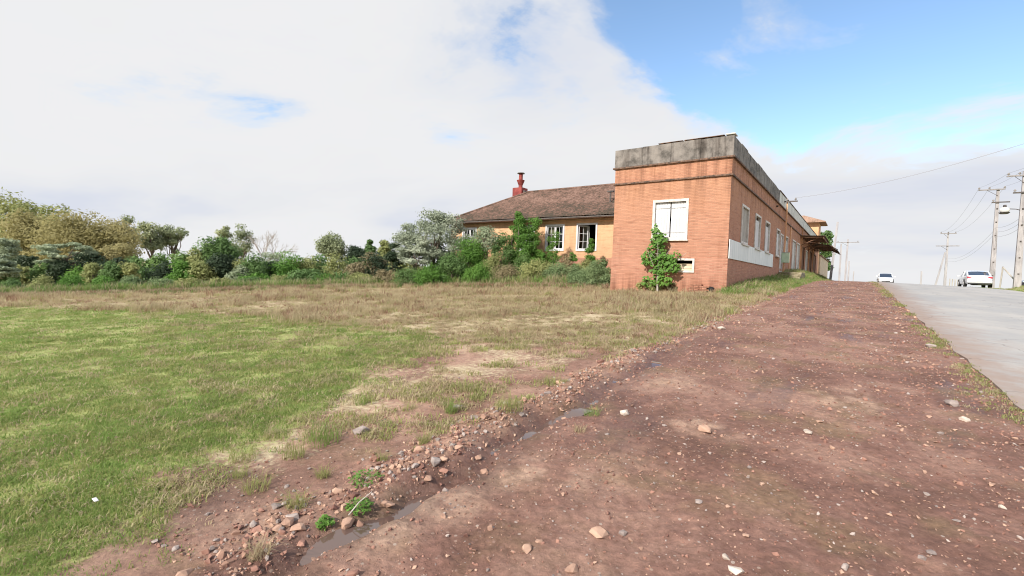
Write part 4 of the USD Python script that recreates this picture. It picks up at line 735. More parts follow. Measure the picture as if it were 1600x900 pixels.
# the wood at the left
P_('pine_tree', 'dark olive treetop rising highest at the left edge behind the golden trees', 'tree', 22, 72, 303, 150, T_olive, 'dome', 46, 110, .55, .2, .3, seed=1)
P_('golden_tree', 'golden crowned tree at the left edge below the highest treetop', 'tree', 45, 58, 326, 130, T_gold, 'dome', 60, 110, .42, .17, .25, seed=2)
P_('golden_tree', 'wide golden crowned tree second from the left edge', 'tree', 118, 54, 330, 170, T_gold, 'dome', 75, 110, .40, .15, .25, seed=3)
P_('golden_tree', 'golden crowned tree at the right end of the golden group', 'tree', 172, 55, 340, 120, T_gold, 'dome', 60, 110, .40, .16, .25, seed=4)
P_('golden_tree', 'small pale golden tree in front of the golden group', 'tree', 184, 46, 372, 74, T_gold, 'dome', 40, 100, .32, .18, .2, seed=5)
P_('olive_tree', 'olive tree between the two largest golden crowns', 'tree', 82, 62, 320, 100, T_olive, 'dome', 44, 100, .5, .18, .25, seed=6)
P_('grey_tree', 'thin grey green tree showing sky just right of the golden group', 'tree', 198, 70, 338, 46, T_euca, 'round', 26, 70, .4, .2, .35, seed=7)
P_('airy_tree', 'airy tree with sky showing through its broad crown right of the wood', 'tree', 238, 60, 343, 62, T_euca, 'round', 26, 110, .36, .17, ybot=400, seed=8, nl=14)
P_('airy_tree', 'airy spreading tree with gaps on the right side of the wood', 'tree', 270, 62, 348, 52, T_euca, 'round', 20, 110, .36, .18, ybot=398, seed=9, nl=14)
P_('tiered_tree', 'pale grey green flat topped tree before the golden trees', 'tree', 104, 43, 378, 118, T_grey, 'flat', 40, 100, .30, .15, ybot=412, seed=10, flat=.3)
P_('tiered_tree', 'pale layered low tree at the left edge', 'tree', 8, 38, 398, 70, T_grey, 'flat', 30, 100, .26, .17, ybot=432, seed=11, flat=.3)
P_('grey_tree', 'grey green bushy tree at the left edge under the golden crowns', 'tree', 8, 46, 362, 66, T_grey, 'dome', 34, 100, .34, .18, .2, seed=12)
for i, (px, d, yt, w, mt, lab) in enumerate([
    (48, 43, 396, 62, T_dark, 'dark shrub left of the dark pair under the golden trees'), (88, 42, 400, 60, T_dark, 'black green shrub under the pale flat topped tree'),
    (140, 43, 388, 64, T_dark, 'large dark shrub right of the pale flat topped tree'), (176, 43, 398, 56, T_dark, 'dark shrub below the small pale golden tree'),
    (212, 44, 398, 54, T_mid, 'mid green shrub at the foot of the thin grey tree'), (248, 45, 396, 54, T_mid, 'green shrub below the airy tree'),
    (284, 44, 392, 54, T_mid, 'green shrub below the spreading airy tree'), (306, 44, 390, 46, T_olive, 'olive shrub left of the dark rounded tree')]):
    P_('understorey_shrub', lab, 'shrub', px, d, yt, w, mt, 'bush', 34, 90, .32, .2, .05, seed=30 + i, dfac=1.0)
P_('rounded_tree', 'dark rounded tree at the right end of the wood', 'tree', 338, 45, 366, 84, T_mid, 'dome', 60, 110, .34, .17, .12, seed=40)
P_('rounded_tree', 'dark low tree in front of the rounded tree', 'tree', 345, 42, 396, 62, T_dark, 'dome', 36, 100, .32, .2, .1, seed=41)
P_('slender_tree', 'slender sparse tree above the dark rounded tree', 'tree', 350, 58, 348, 34, T_euca, 'round', 20, 80, .34, .2, ybot=398, seed=42, nl=12)
P_('slender_tree', 'slender grey tree right of the rounded tree', 'tree', 378, 58, 352, 42, T_euca, 'round', 20, 64, .34, .2, ybot=404, seed=43, nl=14)
# bare tree
def bare(px, depth, ytop, seed):
    rng = np.random.default_rng(seed); x, y = spot(px, depth); z0 = float(base(x, y)); H = zat(px, ytop, depth) - z0; out = []
    def br(p, d, l, r, k):
        q = p + d * l; out.append(tube([p, (p + q) / 2 + rng.normal(0, .04 * l, 3), q], [r, r * .8, r * .6], 5))
        if k: 
            for _ in range(3 if k > 1 else 4): br(p + d * l * rng.uniform(.55, 1), nz(d + rng.normal(0, .42, 3) + [0, 0, .12]), l * rng.uniform(.5, .72), r * .55, k - 1)
    t = thing('bare_tree', 'leafless pale tree right of the slender grey tree', 'tree', (x, y, z0))
    part(t, 'trunk', tube([(x, y, z0 - .2), (x + .1, y, z0 + H * .4)], [.16, .11], 7), M_barkpale)
    for _ in range(5): br(np.array([x + .08, y, z0 + H * rng.uniform(.28, .4)]), nz(rng.normal(0, .35, 3) + [0, 0, 1]), H * .33, .07, 4)
    part(t, 'branches', out, M_barkpale)
bare(410, 58, 358, 77)
# middle distance
mid_ = [(428, 52, 394, 84, T_grey, 'flat', 'pale layered shrub mass in the gap of the tree line', .3), (462, 54, 404, 60, T_olive, 'bush', 'low olive shrub right of the pale layered shrub', .75), (398, 50, 404, 50, T_grey, 'bush', 'greyish shrub at the foot of the bare tree', .6),
        (376, 41, 416, 44, T_grey, 'bush', 'pale rounded shrub below the bare tree', .6), (400, 40, 424, 60, T_fresh, 'bush', 'light green shrub at the foot of the tree line gap', .7), (478, 40, 417, 66, T_mid, 'bush', 'green shrub left of the strap leaved clump', .7)]
for i, (px, d, yt, w, mt, sh, lab, fl) in enumerate(mid_): P_('shrub', lab, 'shrub', px, d, yt, w, mt, sh, 30, 90, .3, .19, .05, seed=50 + i, flat=fl, dfac=1.)
P_('round_grey_tree', 'round greyish tree standing alone in the middle of the skyline', 'tree', 517, 60, 364, 52, T_euca, 'round', 34, 110, .36, .2, ybot=410, seed=60)
P_('dark_tree', 'dark tree right of the lone round greyish one', 'tree', 553, 60, 380, 44, T_dark, 'dome', 30, 100, .38, .2, .2, seed=61)
P_('narrow_tree', 'narrow green tree left of the taller olive one before the silvery tree', 'tree', 576, 66, 366, 40, T_mid, 'cone', 70, 60, .4, .2, .05, seed=62)
P_('narrow_tree', 'taller olive tree standing behind the left side of the silvery tree', 'tree', 600, 66, 364, 44, T_olive, 'cone', 80, 60, .4, .19, .05, seed=63)
P_('brown_shrub', 'brownish shrub below the two narrow trees', 'shrub', 583, 46, 388, 66, T_brown, 'bush', 40, 100, .3, .17, .05, seed=64)
P_('brown_shrub', 'low brownish shrub right of the strap leaved clump', 'shrub', 556, 42, 408, 44, T_brown, 'bush', 26, 90, .28, .2, .05, seed=65)
P_('column_shrub', 'dark green upright shrub against the left of the white tree', 'shrub', 614, 43, 378, 32, T_dark, 'dome', 30, 90, .28, .22, .05, seed=66)
P_('silvery_tree', 'broad silvery white leaved tree left of the tiled roof', 'tree', 676, 41, 331, 130, T_silver, 'dome', 80, 130, .24, .12, ybot=408, seed=67, flat=.5, nl=14)
P_('silvery_tree', 'lower silvery branches at the left of the broad silvery tree', 'tree', 648, 39, 374, 62, T_silver, 'flat', 34, 110, .22, .14, ybot=412, seed=68, flat=.4)
P_('understorey_shrub', 'dark shrub under the silvery tree', 'shrub', 690, 41.5, 378, 70, T_dark, 'bush', 30, 90, .3, .2, .05, seed=69)
P_('green_bush', 'bright green bush right of the silvery tree', 'shrub', 732, 38, 372, 76, T_fresh, 'bush', 60, 120, .2, .15, .04, seed=70, dfac=.8)
P_('green_bush', 'green bush low in front of the bright bush', 'shrub', 706, 36.5, 392, 60, T_mid, 'bush', 40, 100, .2, .17, .04, seed=71, dfac=.8)
P_('silvery_shrub', 'straggly pale shrub between the bright bush and the tall evergreen', 'shrub', 757, 38, 352, 56, T_grey, 'round', 30, 70, .2, .17, ybot=398, seed=72, dfac=.5)
P_('evergreen_shrub', 'tall fresh green evergreen shrub before the tiled wing', 'shrub', 807, 38.0, 322, 66, T_fresh, 'cone', 90, 150, .17, .13, .06, seed=73, dfac=.6, nl=12)
P_('evergreen_shrub', 'shorter evergreen leaning on the right of the tall one', 'shrub', 829, 38.0, 336, 36, T_fresh, 'dome', 44, 130, .16, .18, .1, seed=74, dfac=.6)
P_('evergreen_shrub', 'dull green shrub at the left foot of the tall evergreen', 'shrub', 782, 37.5, 362, 42, T_mid, 'round', 40, 100, .18, .17, .06, seed=75, dfac=.6)
P_('window_shrub', 'leafy shrub hiding the lower part of the closed wing window', 'shrub', 862, 36.6, 356, 26, T_fresh, 'round', 34, 80, .15, .2, trunk=.03, seed=76, dfac=.5)
P_('window_shrub', 'narrow green shrub before the open wing window', 'shrub', 921, 34.6, 374, 22, T_fresh, 'round', 30, 90, .15, .22, trunk=.03, seed=77, dfac=.6)
P_('window_shrub', 'small leafy shrub left below the open wing window', 'shrub', 894, 35.0, 388, 18, T_fresh, 'round', 20, 70, .14, .24, trunk=.03, seed=78, dfac=.6)
P_('window_shrub', 'tiny yellow green shrub right of the tall evergreen', 'shrub', 846, 36.4, 392, 16, T_fresh, 'round', 18, 70, .16, .25, trunk=.03, seed=79, dfac=.6)
P_('wormwood_bush', 'grey green feathery bush at the left corner of the brick wall', 'shrub', 930, 29.0, 406, 54, T_wormwood, 'bush', 50, 150, .16, .16, .0, seed=80, asp=.3, dfac=.8)
P_('wormwood_bush', 'grey green feathery bush left of the one at the corner', 'shrub', 902, 31.0, 410, 46, T_wormwood, 'bush', 40, 130, .16, .17, .0, seed=81, asp=.3, dfac=.8)
for i, (px, d, yt, w, mt, lab) in enumerate([(745, 35.5, 408, 54, T_fresh, 'low fresh green bush below the bright green bush'), (790, 35.5, 404, 50, T_brown, 'brownish low bush under the tall evergreen'), (832, 34.5, 402, 48, T_olive, 'olive low bush under the closed wing window'),
    (866, 34, 404, 46, T_wormwood, 'pale low bush in front of the wing between its windows'), (676, 36, 410, 60, T_fresh, 'low green bush in front of the silvery tree'), (640, 37, 416, 56, T_mid, 'low green bush left in front of the silvery tree')]):
    P_('low_bush', lab, 'shrub', px, d, yt, w, mt, 'bush', 30, 110, .18, .2, .02, seed=90 + i, asp=.35, dfac=.9)
# bushes along the far edge of the field at the left
for i, (px, d, yt, w, mt, lab) in enumerate([(18, 33, 436, 70, T_mid, 'mid green edge bush at the far left of the field'), (66, 33.5, 432, 64, T_olive, 'olive edge bush below the dark pair of shrubs'), (112, 34, 426, 60, T_fresh, 'light green edge bush below the flat topped tree'),
    (160, 34.5, 428, 60, T_fresh, 'light green edge bush below the large dark shrub'), (206, 35, 430, 58, T_wormwood, 'pale green edge bush below the mid green shrub'), (250, 35.5, 432, 54, T_wormwood, 'grey green edge bush right of the pale green one'),
    (296, 36, 430, 60, T_olive, 'olive edge bush below the olive shrub'), (344, 37, 432, 60, T_olive, 'olive edge bush below the dark rounded tree'), (436, 40, 428, 70, T_olive, 'olive edge bush below the pale layered shrub mass'), (390, 38.5, 430, 56, T_mid, 'mid green edge bush left of the gap in the tree line'),
    (500, 40, 428, 66, T_fresh, 'light green edge bush at the foot of the strap leaved clump'), (560, 40, 424, 60, T_olive, 'olive edge bush below the brownish shrub'), (604, 39, 420, 54, T_brown, 'brownish edge bush left of the silvery tree')]):
    P_('edge_bush', lab, 'shrub', px, d, yt, w, mt, 'bush', 34, 110, .2, .18, .0, seed=120 + i, asp=.38, dfac=.8)
rng_b = np.random.default_rng(77)
BELT = ['the pale layered low tree', 'the grey green bushy tree', 'the left dark shrub', 'the black green shrub', 'the pale flat topped tree', 'the large dark shrub', 'the small pale golden tree', 'the thin grey green tree', 'the airy tree', 'the spreading airy tree', 'the olive shrub', 'the dark low tree',
        'the rounded dark tree', 'the slender grey tree', 'the bare tree', 'the gap of the skyline', 'the pale shrub mass', 'the low olive shrub', 'the strap leaved clump', 'the lone round tree', 'the dark tree by the round one', 'the brownish shrub', 'the narrow trees', 'the left branches of the silvery tree']
COL = ['green', 'olive', 'green', 'dark green', 'light green', 'olive']
for i, px in enumerate(np.linspace(10, 640, 24)):
    yt = np.interp(px, [0, 300, 380, 430, 480, 520, 600, 640], [412, 408, 402, 398, 392, 394, 392, 396]) + rng_b.uniform(-6, 5)
    P_('belt_shrub', f'{COL[i % 6]} leafy shrub of the field edge belt below {BELT[i]}', 'shrub', float(px + rng_b.uniform(-8, 8)), float(np.interp(px, [0, 300, 640], [37.5, 40, 44]) + rng_b.uniform(0, 3)), float(yt), float(rng_b.uniform(46, 70)), [T_mid, T_olive, T_mid, T_dark, T_fresh, T_olive][i % 6], 'bush', 26, 80, .28, .2, .0, seed=200 + i, dfac=.9, group='shrubs of the belt behind the field')
for i, (px, d, yt, w, mt, lab) in enumerate([(770, 36.8, 392, 46, T_olive, 'olive bush at the left foot of the tall evergreen'), (815, 36.4, 394, 48, T_mid, 'green bush hiding the foot of the tall evergreen'), (850, 36, 398, 40, T_olive, 'olive bush under the left edge of the closed wing window'),
    (884, 35.2, 398, 36, T_brown, 'brownish bush between the two wing windows'), (912, 34, 398, 40, T_olive, 'olive bush below the open wing window'), (938, 33, 402, 34, T_wormwood, 'pale bush against the wall beside the brick corner')]):
    P_('wall_bush', lab, 'shrub', px, d, yt, w, mt, 'bush', 30, 90, .2, .2, .0, seed=240 + i, asp=.4, dfac=.6)
# strap-leaved clump
x, y = spot(531, 39.5); z0 = float(base(x, y)); rng = np.random.default_rng(5)
bl = blades(rng, 70, .7, 2.1, .06, 1.1, .5); bl.vertices += [x, y, z0]
t = thing('strap_leaved_clump', 'clump of long strap leaves at the field edge in the tree line gap', 'plant', (x, y, z0)); part(t, 'leaves', bl, T_mid)
# sapling on the front wall
def sapling(px0, Y, pts, zr):
    rng = np.random.default_rng(9); d = ray(px0, 440); k = Y / d[1]; x = d[0] * k; z0 = float(base(x, Y))
    t = thing('sapling', 'large leaved green sapling growing against the front of the brick building', 'sapling', (x, Y, z0))
    stem = [np.array([x, Y, z0 - .1]), np.array([x - .05, Y + .05, z0 + 1.0]), np.array([x + .05, Y, z0 + 1.9]), np.array([x - .05, Y + .1, z0 + 3.0])]
    part(t, 'trunk', [tube(stem, [.055, .045, .035, .015], 8)] + [tube([stem[1] + [0, 0, rng.uniform(-.2, 1.5)], stem[1] + rng.normal(0, .25, 3) * [2.2, 1, 1] + [0, -.1, 1.0]], [.02, .008], 5) for _ in range(9)], M_barkpale, smooth=True)
    C, N, S = [], [], []
    for (dx, z, rx, rz, n) in pts:
        p = rng.normal(0, 1, (n, 3)); p /= np.linalg.norm(p, axis=1, keepdims=True); p *= rng.uniform(.5, 1, (n, 1))
        C.append(np.array([x + dx, Y - .02, z0 + z]) + p * [rx, .34, rz]); N.append(p * .5 + [0, -.55, .6] + rng.normal(0, .35, (n, 3)))
    C, N = np.vstack(C), np.vstack(N); C[:, 1] = np.minimum(C[:, 1], Y0 - .15)
    part(t, 'leaves', cards(rng, C, N, .21, .62), T_fresh)
sapling(1028, 24.35, [(-.05, 2.75, .45, .5, 130), (-.2, 2.2, .6, .45, 130), (.35, 1.7, .6, .4, 150), (-.55, 1.75, .5, .4, 110), (.75, 1.3, .42, .32, 90), (.05, 1.3, .6, .4, 120), (-.25, 3.15, .25, .4, 45), (-.5, .55, .4, .35, 60), (.4, .65, .4, .35, 50), (0, .8, .35, .4, 50), (.9, 2.0, .2, .2, 14)], 0)
P_('low_bush', 'low yellow green growth at the foot of the sapling', 'shrub', 1012, 25.2, 436, 44, T_olive, 'bush', 34, 50, .12, .13, .0, seed=97, dfac=.5)
P_('low_bush', 'small brownish weed right of the sapling stem', 'shrub', 1048, 24.6, 437, 26, T_brown, 'bush', 24, 40, .1, .14, .0, seed=98, dfac=.5)
# small leafy weeds by the gully
for px, py, w, lab in ((572, 752, 56, 'leafy bright green weed left of the gully below the rubble ridge'), (508, 822, 26, 'leafy green weed by the muddy water left of the split stone'), (562, 796, 40, 'thin green weed behind the split tan stone')):
    P = top_hit(px, py); dep = -((P - EYE) @ R)[2]; W = w * dep / F; n = 170
    a = rs.uniform(0, 6.283, n); r_ = W * .5 * np.sqrt(rs.uniform(0, 1, n)); C = P + np.stack([r_ * np.cos(a), r_ * np.sin(a), rs.uniform(.005, .075, n) * (1 - .5 * r_ / (W * .5))], 1)
    t = thing('leafy_weed', lab, 'weed', P); part(t, 'leaves', cards(rs, C, rs.normal(0, .4, (n, 3)) + [0, 0, 1], .026, .55), T_fresh); part(t, 'stem', [tube([P + [0, 0, -.01], P + [W * .2 * math.cos(q), W * .2 * math.sin(q), .05]], [.003, .0015], 5) for q in (0, 2, 4)], T_mid)
# tall weeds along the edge
n = 7000; pxs = rs.uniform(-60, 950, n); dd = np.interp(pxs, [-60, 0, 200, 400, 600, 740, 850, 950], [30, 31.5, 33.5, 37, 38.5, 35, 33, 29]) + rs.uniform(-2.0, 2.5, n)
xy = np.array([spot(a, b) for a, b in zip(pxs, dd)]); X, Y = xy[:, 0], xy[:, 1]; k = ~((X > -11.6) & (Y > 24.4)) & (Y < 32.8); X, Y, pxs, dd = X[k], Y[k], pxs[k], dd[k]
dn = dd - np.interp(pxs, [-60, 0, 200, 400, 600, 740, 850, 950], [30, 31.5, 33.5, 37, 38.5, 35, 33, 29])
red = (dn < -.3); P = np.stack([X, Y, ground(X, Y) - .03], 1)
scatter('reddish_weeds', [('weed', blades(rs, 24, .3, .6, .014, .7), G_red), ('weed', blades(rs, 24, .3, .6, .014, .7), G_dry), ('weed', blades(rs, 22, .3, .5, .014, .7), G_weed)], P[red], rs.uniform(.5, 1.15, red.sum()), rs, 'reddish and straw coloured tall weeds in front of the bushes', 'weeds')
scatter('tall_weeds', [('weed', blades(rs, 30, .35, .95, .018, .6), G_weed), ('weed', blades(rs, 30, .35, .85, .018, .6), G_mix), ('weed', blades(rs, 30, .35, .9, .016, .7), G_weed), ('weed', blades(rs, 20, .3, 1.0, .014, .5), G_dry)], P[~red], rs.uniform(.5, 1.3, (~red).sum()), rs, 'tall green weeds between the bushes along the field edge', 'weeds')
P_('distant_tree', 'blue green tree seen past the canopy of the brick building', 'tree', 1284, 115, 355, 34, T_mid, 'dome', 40, 90, .7, .2, .3, seed=140)

# ------------------------------------------------------------------ utility poles and wires
def pole(label, x, y, ztop, mt, w0=.30, w1=.17, arms=(), lean=(0, 0), lamp=False, name='utility_pole', group='utility poles along the road', holes=True):
    z0 = float(base(x, y)); t = thing(name, label, 'utility pole', (x, y, z0), group); lx, ly = lean
    def at(z): k = (z - z0) / (ztop - z0); return np.array([x + lx * k, y + ly * k, z])
    def sq(z, w):
        c = at(z); return [c + [-w / 2, -w * .4, 0], c + [w / 2, -w * .4, 0], c + [w / 2, w * .4, 0], c + [-w / 2, w * .4, 0]]
    part(t, 'post', trimesh.convex.convex_hull(np.array(sq(z0 - .5, w0) + sq(ztop, w1))), mt)
    if holes:
        for k in range(6): c = at(z0 + 1.2 + k * 1.25); part(t, 'step_slot', rbox(c[0] - .05, c[0] + .05, c[1] - w0 * .4 - .02, c[1], c[2], c[2] + .09, .004), M_iron)
    for (z, a, b, hw, ins) in arms:
        c = at(z); ar = part(t, 'crossarm', rbox(c[0] + a, c[0] + b, c[1] - .16 - hw, c[1] - .16 + hw, z - .055, z + .055, .008), M_arm if hw > .04 else M_iron)
        for q in ins: part(ar, 'insulator', [tube([(c[0] + q, c[1] - .16, z + .05), (c[0] + q, c[1] - .16, z + .12)], .02, 6), tube([(c[0] + q, c[1] - .16, z + .12), (c[0] + q, c[1] - .16, z + .17), (c[0] + q, c[1] - .16, z + .26)], [.075, .085, .04], 8)], M_porc)
        if hw > .04: part(ar, 'brace', tube([(c[0] + a * .55, c[1] - .12, z - .05), (c[0], c[1] - .12, z - .6)], .018, 5), M_iron)
    if lamp:
        c = at(z0 + 6.1); l = part(t, 'lamp_arm', tube([c, c + [-.35, -.1, .12], c + [-.75, -.2, .15]], .03, 7), M_iron)
        hd = trimesh.creation.icosphere(subdivisions=2, radius=1); hd.apply_scale((.29, .24, .25)); hd.apply_translation(c + [-1.0, -.25, .05]); part(l, 'lamp_head', hd, M_pale, smooth=True)
        part(l, 'lamp_cap', tube([c + [-1.0, -.25, .26], c + [-1.0, -.25, .46]], [.12, .09], 8), M_iron)
        part(l, 'lamp_rim', tube([c + [-1.02, -.25, -.23], c + [-1.02, -.25, -.12]], [.24, .34], 12), M_iron)
    return t
A3 = (-1.25, -.35, .55)
pole('nearest pole with white street lamp at the right edge of the picture', 9.9, 52, 10.75, M_pole, .42, .22, [(10.4, -1.0, 1.0, .05, (-.9, -.3, .8)), (9.1, -.6, .9, .03, (-.5, .6))], lamp=True)
pole('tall pole behind the white parked car with wide top crossarm', 10.15, 62, 11.0, M_pole, .40, .20, [(10.95, -1.35, .45, .05, (-1.3, -.6, .4)), (9.75, -.4, .8, .03, (-.3,)), ])
pole('farther pole with two crossarms standing alone over the crest of the road', 10.6, 95, 9.9, M_polewood, .34, .18, [(9.75, -.9, .9, .05, (-.8, 0, .8)), (7.9, -1.3, 1.3, .05, ())], holes=False)
pole('pole beyond the right edge of the picture', 9.9, 32, 9.6, M_pole, .42, .22, [(9.3, -1.0, 1.0, .05, (-.9, -.3, .8))])
def thin(px, Y, ytop, lab, w=.2, lean=(0, 0), arms=()):
    d = ray(px, 440); k = Y / d[1]; x = d[0] * k; dep = -(((d * k)) @ R)[2]
    zt = zat(px, ytop, dep); pole(lab, x, Y, zt, M_polewood, w, w * .8, [(zt + a, l_, r_, .045, ins) for a, l_, r_, ins in arms], lean, name='timber_pole', group='bare timber poles near the crest', holes=False)
thin(1297, 85, 347, 'leaning grey pole rising behind the loading canopy', .34, (.5, .3))
thin(1311, 100, 381, 'plain pole left of the crossarm pole at the crest', .3)
thin(1320, 100, 374, 'crossarm pole in the left group at the crest', .3, (.1, 0), [(-.55, -1.6, 1.6, (-1.4, 1.4))])
thin(1325, 125, 408, 'short pole right of the crossarm pole at the crest', .32)
thin(1333, 150, 424, 'shortest pole of the left group at the crest', .3)
thin(1461, 92, 394, 'thin slanting pole left of the two crossarm pole', .22, (.9, 0))
thin(1439, 105, 424, 'short stub pole between the far car and the slanting pole', .25)
thin(1552, 68, 381, 'thin bluish pole just behind the pole by the parked car', .2)
sp = pole('slim orange service pole carrying the green meter box by the long brick wall', -4.95, 44.5, 8.25, M_orange, .11, .09, [(8.35 - .12, -.75, .75, .03, (-.6, 0, .6))], name='service_pole', group=None, holes=False)
mb = thing('meter_box', 'pale green meter box on the slim service pole', 'meter box', (-4.95, 44.35, 3.4)); part(mb, 'case', rbox(-5.12, -4.56, 44.1, 44.41, 3.2, 4.02, .03), M_green); part(mb, 'roof_lid', rbox(-5.15, -4.53, 44.06, 44.42, 4.025, 4.06, .01), M_pale)
def wire(lab, a, b, sag, n=26, r=.013, group=None):
    a, b = np.array(a, float), np.array(b, float); s = np.linspace(0, 1, n)[:, None]
    p = a + (b - a) * s - np.array([0, 0, 1]) * sag * 4 * s * (1 - s)
    solo('wire', tube(p, r * .62, 5), M_wire, lab, 'wire', group)
wire('long wire crossing the sky from the service pole over the road', (-4.4, 44.3, 8.5), (9.0, 31.84, 9.55), .55, r=.02)
SIDE = ('left', 'middle', 'right')
for a, ln in zip((-.9, -.3, .8), SIDE):
    wire(f'{ln} one of three top wires leaving the lamp pole towards the camera', (9.9 + a, 31.84, 9.55), (9.9 + a, 51.84, 10.65), .35, group='overhead wires at the right')
for (a, b), ln in zip(((-.9, -1.3), (-.3, -.6), (.8, .4)), SIDE): wire(f'{ln} one of three short top wires between the lamp pole and its neighbour', (9.9 + a, 51.84, 10.65), (10.15 + b, 61.84, 11.2), .12, group='overhead wires at the right')
for (a, b), ln in zip(((-1.3, -.8), (-.6, 0), (.4, .8)), SIDE): wire(f'{ln} one of three thin wires running down to the two crossarm pole', (10.15 + a, 61.84, 11.2), (10.6 + b, 94.84, 10.0), .9, r=.014, group='thin wires to the far pole')
for z, ln in ((7.4, 'upper'), (7.0, 'middle'), (6.6, 'lowest')): wire(f'{ln} low cable between the lamp pole and the pole behind the parked car', (9.9, 51.8, z - .1), (10.15, 61.8, z), .25, r=.016, group='low cables at the right')
for z, ln in ((7.3, 'upper'), (6.9, 'lower')): wire(f'{ln} low cable sagging from the pole behind the car to the far pole', (10.15, 61.9, z), (10.6, 94.8, z - 1.2), 1.0, r=.014, group='low cables to the far pole')
for z, ln in ((7.3, 'upper'), (6.9, 'lower')): wire(f'{ln} low cable leaving the picture to the right of the lamp pole', (9.9, 51.8, z), (9.9, 32.1, z - .9), .3, r=.016, group='low cables leaving the picture')

# ------------------------------------------------------------------ cars
def loft(secs):
    P = np.array(secs); n = P.shape[1]; m = trimesh.Trimesh(); k = gridmesh(P)
    i0 = np.arange(n); caps = [(0, a, a + 1) for a in range(1, n - 1)]; L_ = (len(P) - 1) * n
    f = np.vstack([k.faces, [(a, b, c) for a, b, c in caps], [(L_ + a, L_ + c, L_ + b) for a, b, c in caps]])
    m = trimesh.Trimesh(k.vertices, f, process=False); m.fix_normals(); return m
def carpaint(name, c): return mat(name, {'p': ('principled_bsdf', {'base_color': c, 'roughness': .32, 'metallic': .15, 'coat_weight': .7, 'coat_roughness': .08})})
M_carwhite = carpaint('white_car_paint', (.66, .68, .72)); M_carsilver = carpaint('silver_white_car_paint', (.74, .75, .77)); M_cardark = carpaint('dark_car_paint', (.02, .018, .028))
M_tyre = mat('tyre', {'p': ('principled_bsdf', {'base_color': (.018, .018, .018), 'roughness': .9})}); M_rim = mat('rim', {'p': ('principled_bsdf', {'base_color': (.5, .5, .52), 'roughness': .35, 'metallic': .8})})
M_tail = mat('tail_lamp', {'p': ('principled_bsdf', {'base_color': (.42, .05, .07), 'roughness': .15, 'coat_weight': .6})}); M_head = mat('head_lamp', {'p': ('principled_bsdf', {'base_color': (.62, .66, .70), 'roughness': .1, 'coat_weight': 1.})})
M_trim = mat('black_trim', {'p': ('principled_bsdf', {'base_color': (.02, .02, .022), 'roughness': .6})}); M_plate = mat('number_plate', {'p': ('principled_bsdf', {'base_color': (.5, .5, .5), 'roughness': .5})})
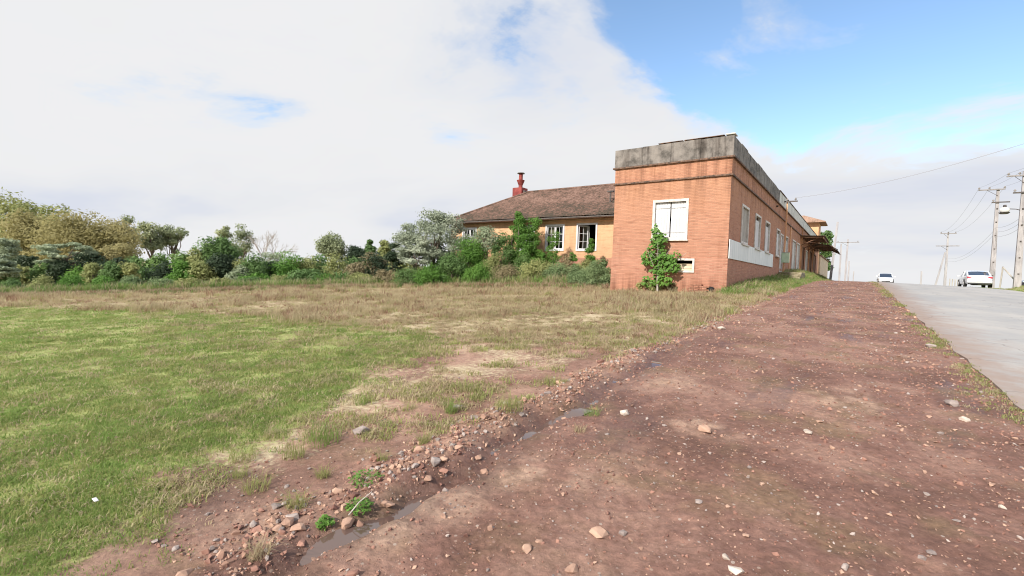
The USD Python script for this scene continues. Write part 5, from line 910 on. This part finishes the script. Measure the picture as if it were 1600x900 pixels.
def car(label, x, y, rot, paint, group=None):
    z0 = float(base(x, y)) - .62 * float(sst(x, 8.2, 9.6)) * (1 if y < 46 else 0) + .06
    t = thing('parked_car' if rot == 0 else 'car', label, 'car', (x, y, z0), group); t.GetPrim()
    c, s = math.cos(math.radians(rot)), math.sin(math.radians(rot)); RT = np.array([[c, s, 0], [-s, c, 0], [0, 0, 1]])
    def put(name, ms, mt, par=t, smooth=False):
        m = cat_(ms).copy(); m.vertices = m.vertices @ RT + [x, y, z0]; return part(par, name, m, mt, smooth=smooth)
    secs = []
    for yy, w, zl, zb in ((-2.2, .62, .42, .78), (-2.14, .76, .30, .98), (-1.95, .84, .24, 1.03), (-1.3, .87, .20, 1.0), (-.4, .88, .19, .97), (.6, .88, .19, .95), (1.2, .87, .20, .93), (1.8, .82, .22, .83), (2.1, .70, .28, .70), (2.2, .55, .38, .58)):
        pr_ = [(0, zl), (w * .8, zl), (w * .97, zl + .10), (w, zl + (zb - zl) * .5), (w * .98, zb - .10), (w * .90, zb - .015), (w * .6, zb + .02), (0, zb + .03)]
        secs.append([(a, yy, b) for a, b in pr_] + [(-a, yy, b) for a, b in pr_[-2:0:-1]])
    put('body', loft(secs), paint, smooth=40)
    g_ = []
    for yy, wb, wt, zt in ((-1.82, .70, .62, 1.03), (-1.2, .80, .64, 1.30), (-.7, .82, .64, 1.43), (0, .82, .64, 1.47), (.55, .82, .63, 1.41), (.95, .80, .60, 1.22), (1.42, .74, .58, .95)):
        pr_ = [(0, .88), (wb, .90), (wt + (wb - wt) * .45, .90 + (zt - .9) * .6), (wt, max(zt - .03, .92)), (0, zt)]
        g_.append([(a, yy, b) for a, b in pr_] + [(-a, yy, b) for a, b in pr_[-2:0:-1]])
    put('windows', loft(g_), M_carglass, smooth=40)
    rf_ = [[(a * k, yy, z + .012 - .05 * a * a) for a in (-1, -.6, 0, .6, 1)] for yy, k, z in ((-1.0, .63, 1.385), (-.7, .655, 1.455), (0, .66, 1.495), (.45, .645, 1.455), (.6, .62, 1.42))]
    r0 = gridmesh(np.array(rf_)); r1 = gridmesh(np.array(rf_) - [0, 0, .03]); put('roof', [r0, r1], paint, smooth=True)
    for sx in (-1, 1):
        put('pillar', [tube([(sx * .72, -1.75, 1.03), (sx * .68, -1.2, 1.29), (sx * .645, -.85, 1.42)], [.07, .06, .05], 7), tube([(sx * .655, .45, 1.43), (sx * .66, .95, 1.2), (sx * .73, 1.4, .95)], .035, 6), tube([(sx * .83, -.3, .95), (sx * .68, -.25, 1.44)], .035, 6)], paint, smooth=True)
        put('mirror', rbox(sx * .98 - .11, sx * .98 + .11, .82, .96, .93, 1.08, .03), paint)
        put('taillight', rbox(sx * .64 - .16, sx * .64 + .16, -2.19, -1.98, .76, .93, .04), M_tail)
        put('headlight', rbox(sx * .60 - .17, sx * .60 + .17, 1.9, 2.14, .58, .72, .04), M_head)
        for yy in (-1.32, 1.32):
            wv = trimesh.creation.cylinder(.31, .2, sections=20); wv.apply_transform(trimesh.transformations.rotation_matrix(math.pi / 2, (0, 1, 0))); wv.apply_translation((sx * .79, yy, .31)); wh = put('wheel', wv, M_tyre)
            rv = trimesh.creation.cylinder(.2, .02, sections=16); rv.apply_transform(trimesh.transformations.rotation_matrix(math.pi / 2, (0, 1, 0))); rv.apply_translation((sx * .895, yy, .31)); put('rim', rv, M_rim, wh)
            av = trimesh.creation.annulus(.31, .37, .02, sections=20); av.apply_transform(trimesh.transformations.rotation_matrix(math.pi / 2, (0, 1, 0))); av.apply_translation((sx * .872, yy, .33)); put('wheel_arch', av, M_trim)
    put('rear_bumper', rbox(-.78, .78, -2.24, -2.0, .36, .58, .05), paint); put('lower_bumper', rbox(-.7, .7, -2.22, -1.9, .24, .37, .03), M_trim)
    put('front_bumper', rbox(-.74, .74, 2.0, 2.23, .28, .50, .05), paint); put('grille', rbox(-.42, .42, 2.05, 2.19, .53, .62, .02), M_trim); put('air_intake', rbox(-.45, .45, 2.1, 2.245, .31, .40, .02), M_trim)
    put('number_plate', rbox(-.2, .2, -2.262, -2.235, .47, .57, .004), M_plate)
    return t
car('white parked car seen from behind on the right side of the road', 8.5, 58.6, 0, M_carwhite)
car('white car coming over the crest of the road', 3.15, 84, 180, M_carsilver)
car('dark car at the right edge partly hidden behind the grassy bank', 13.8, 60.0, 90, M_cardark)
# timber brace and white fence posts on the right
fz = float(base(10.4, 58))
fb_ = thing('braced_post', 'leaning grey timber post with slanting brace between the two nearest poles', 'fence post', (9.55, 52.8, fz)); zz = float(base(9.3, 54))
part(fb_, 'post', tube([(9.3, 54, zz - .3), (9.42, 54, zz + 1.85)], [.06, .055], 7), M_rail); part(fb_, 'brace', tube([(9.42, 54, zz + 1.8), (10.35, 53.6, zz + .35)], [.05, .05], 7), M_rail)
for i in range(5):
    px = 1484 + i * 4.2; d = ray(px, 440); k = (74 - i * 1.5) / d[1]; P = d * k; z0 = float(base(P[0], P[1]))
    solo('fence_post', rbox(P[0] - .045, P[0] + .045, P[1] - .045, P[1] + .045, z0 - .1, z0 + 1.0 - .05 * i, .008), M_rail, f'{("leftmost", "second", "middle", "fourth", "nearest")[i]} of five short pale fence posts left of the parked car', 'fence post', 'pale fence posts beyond the parked car', loc=(P[0], P[1], z0))
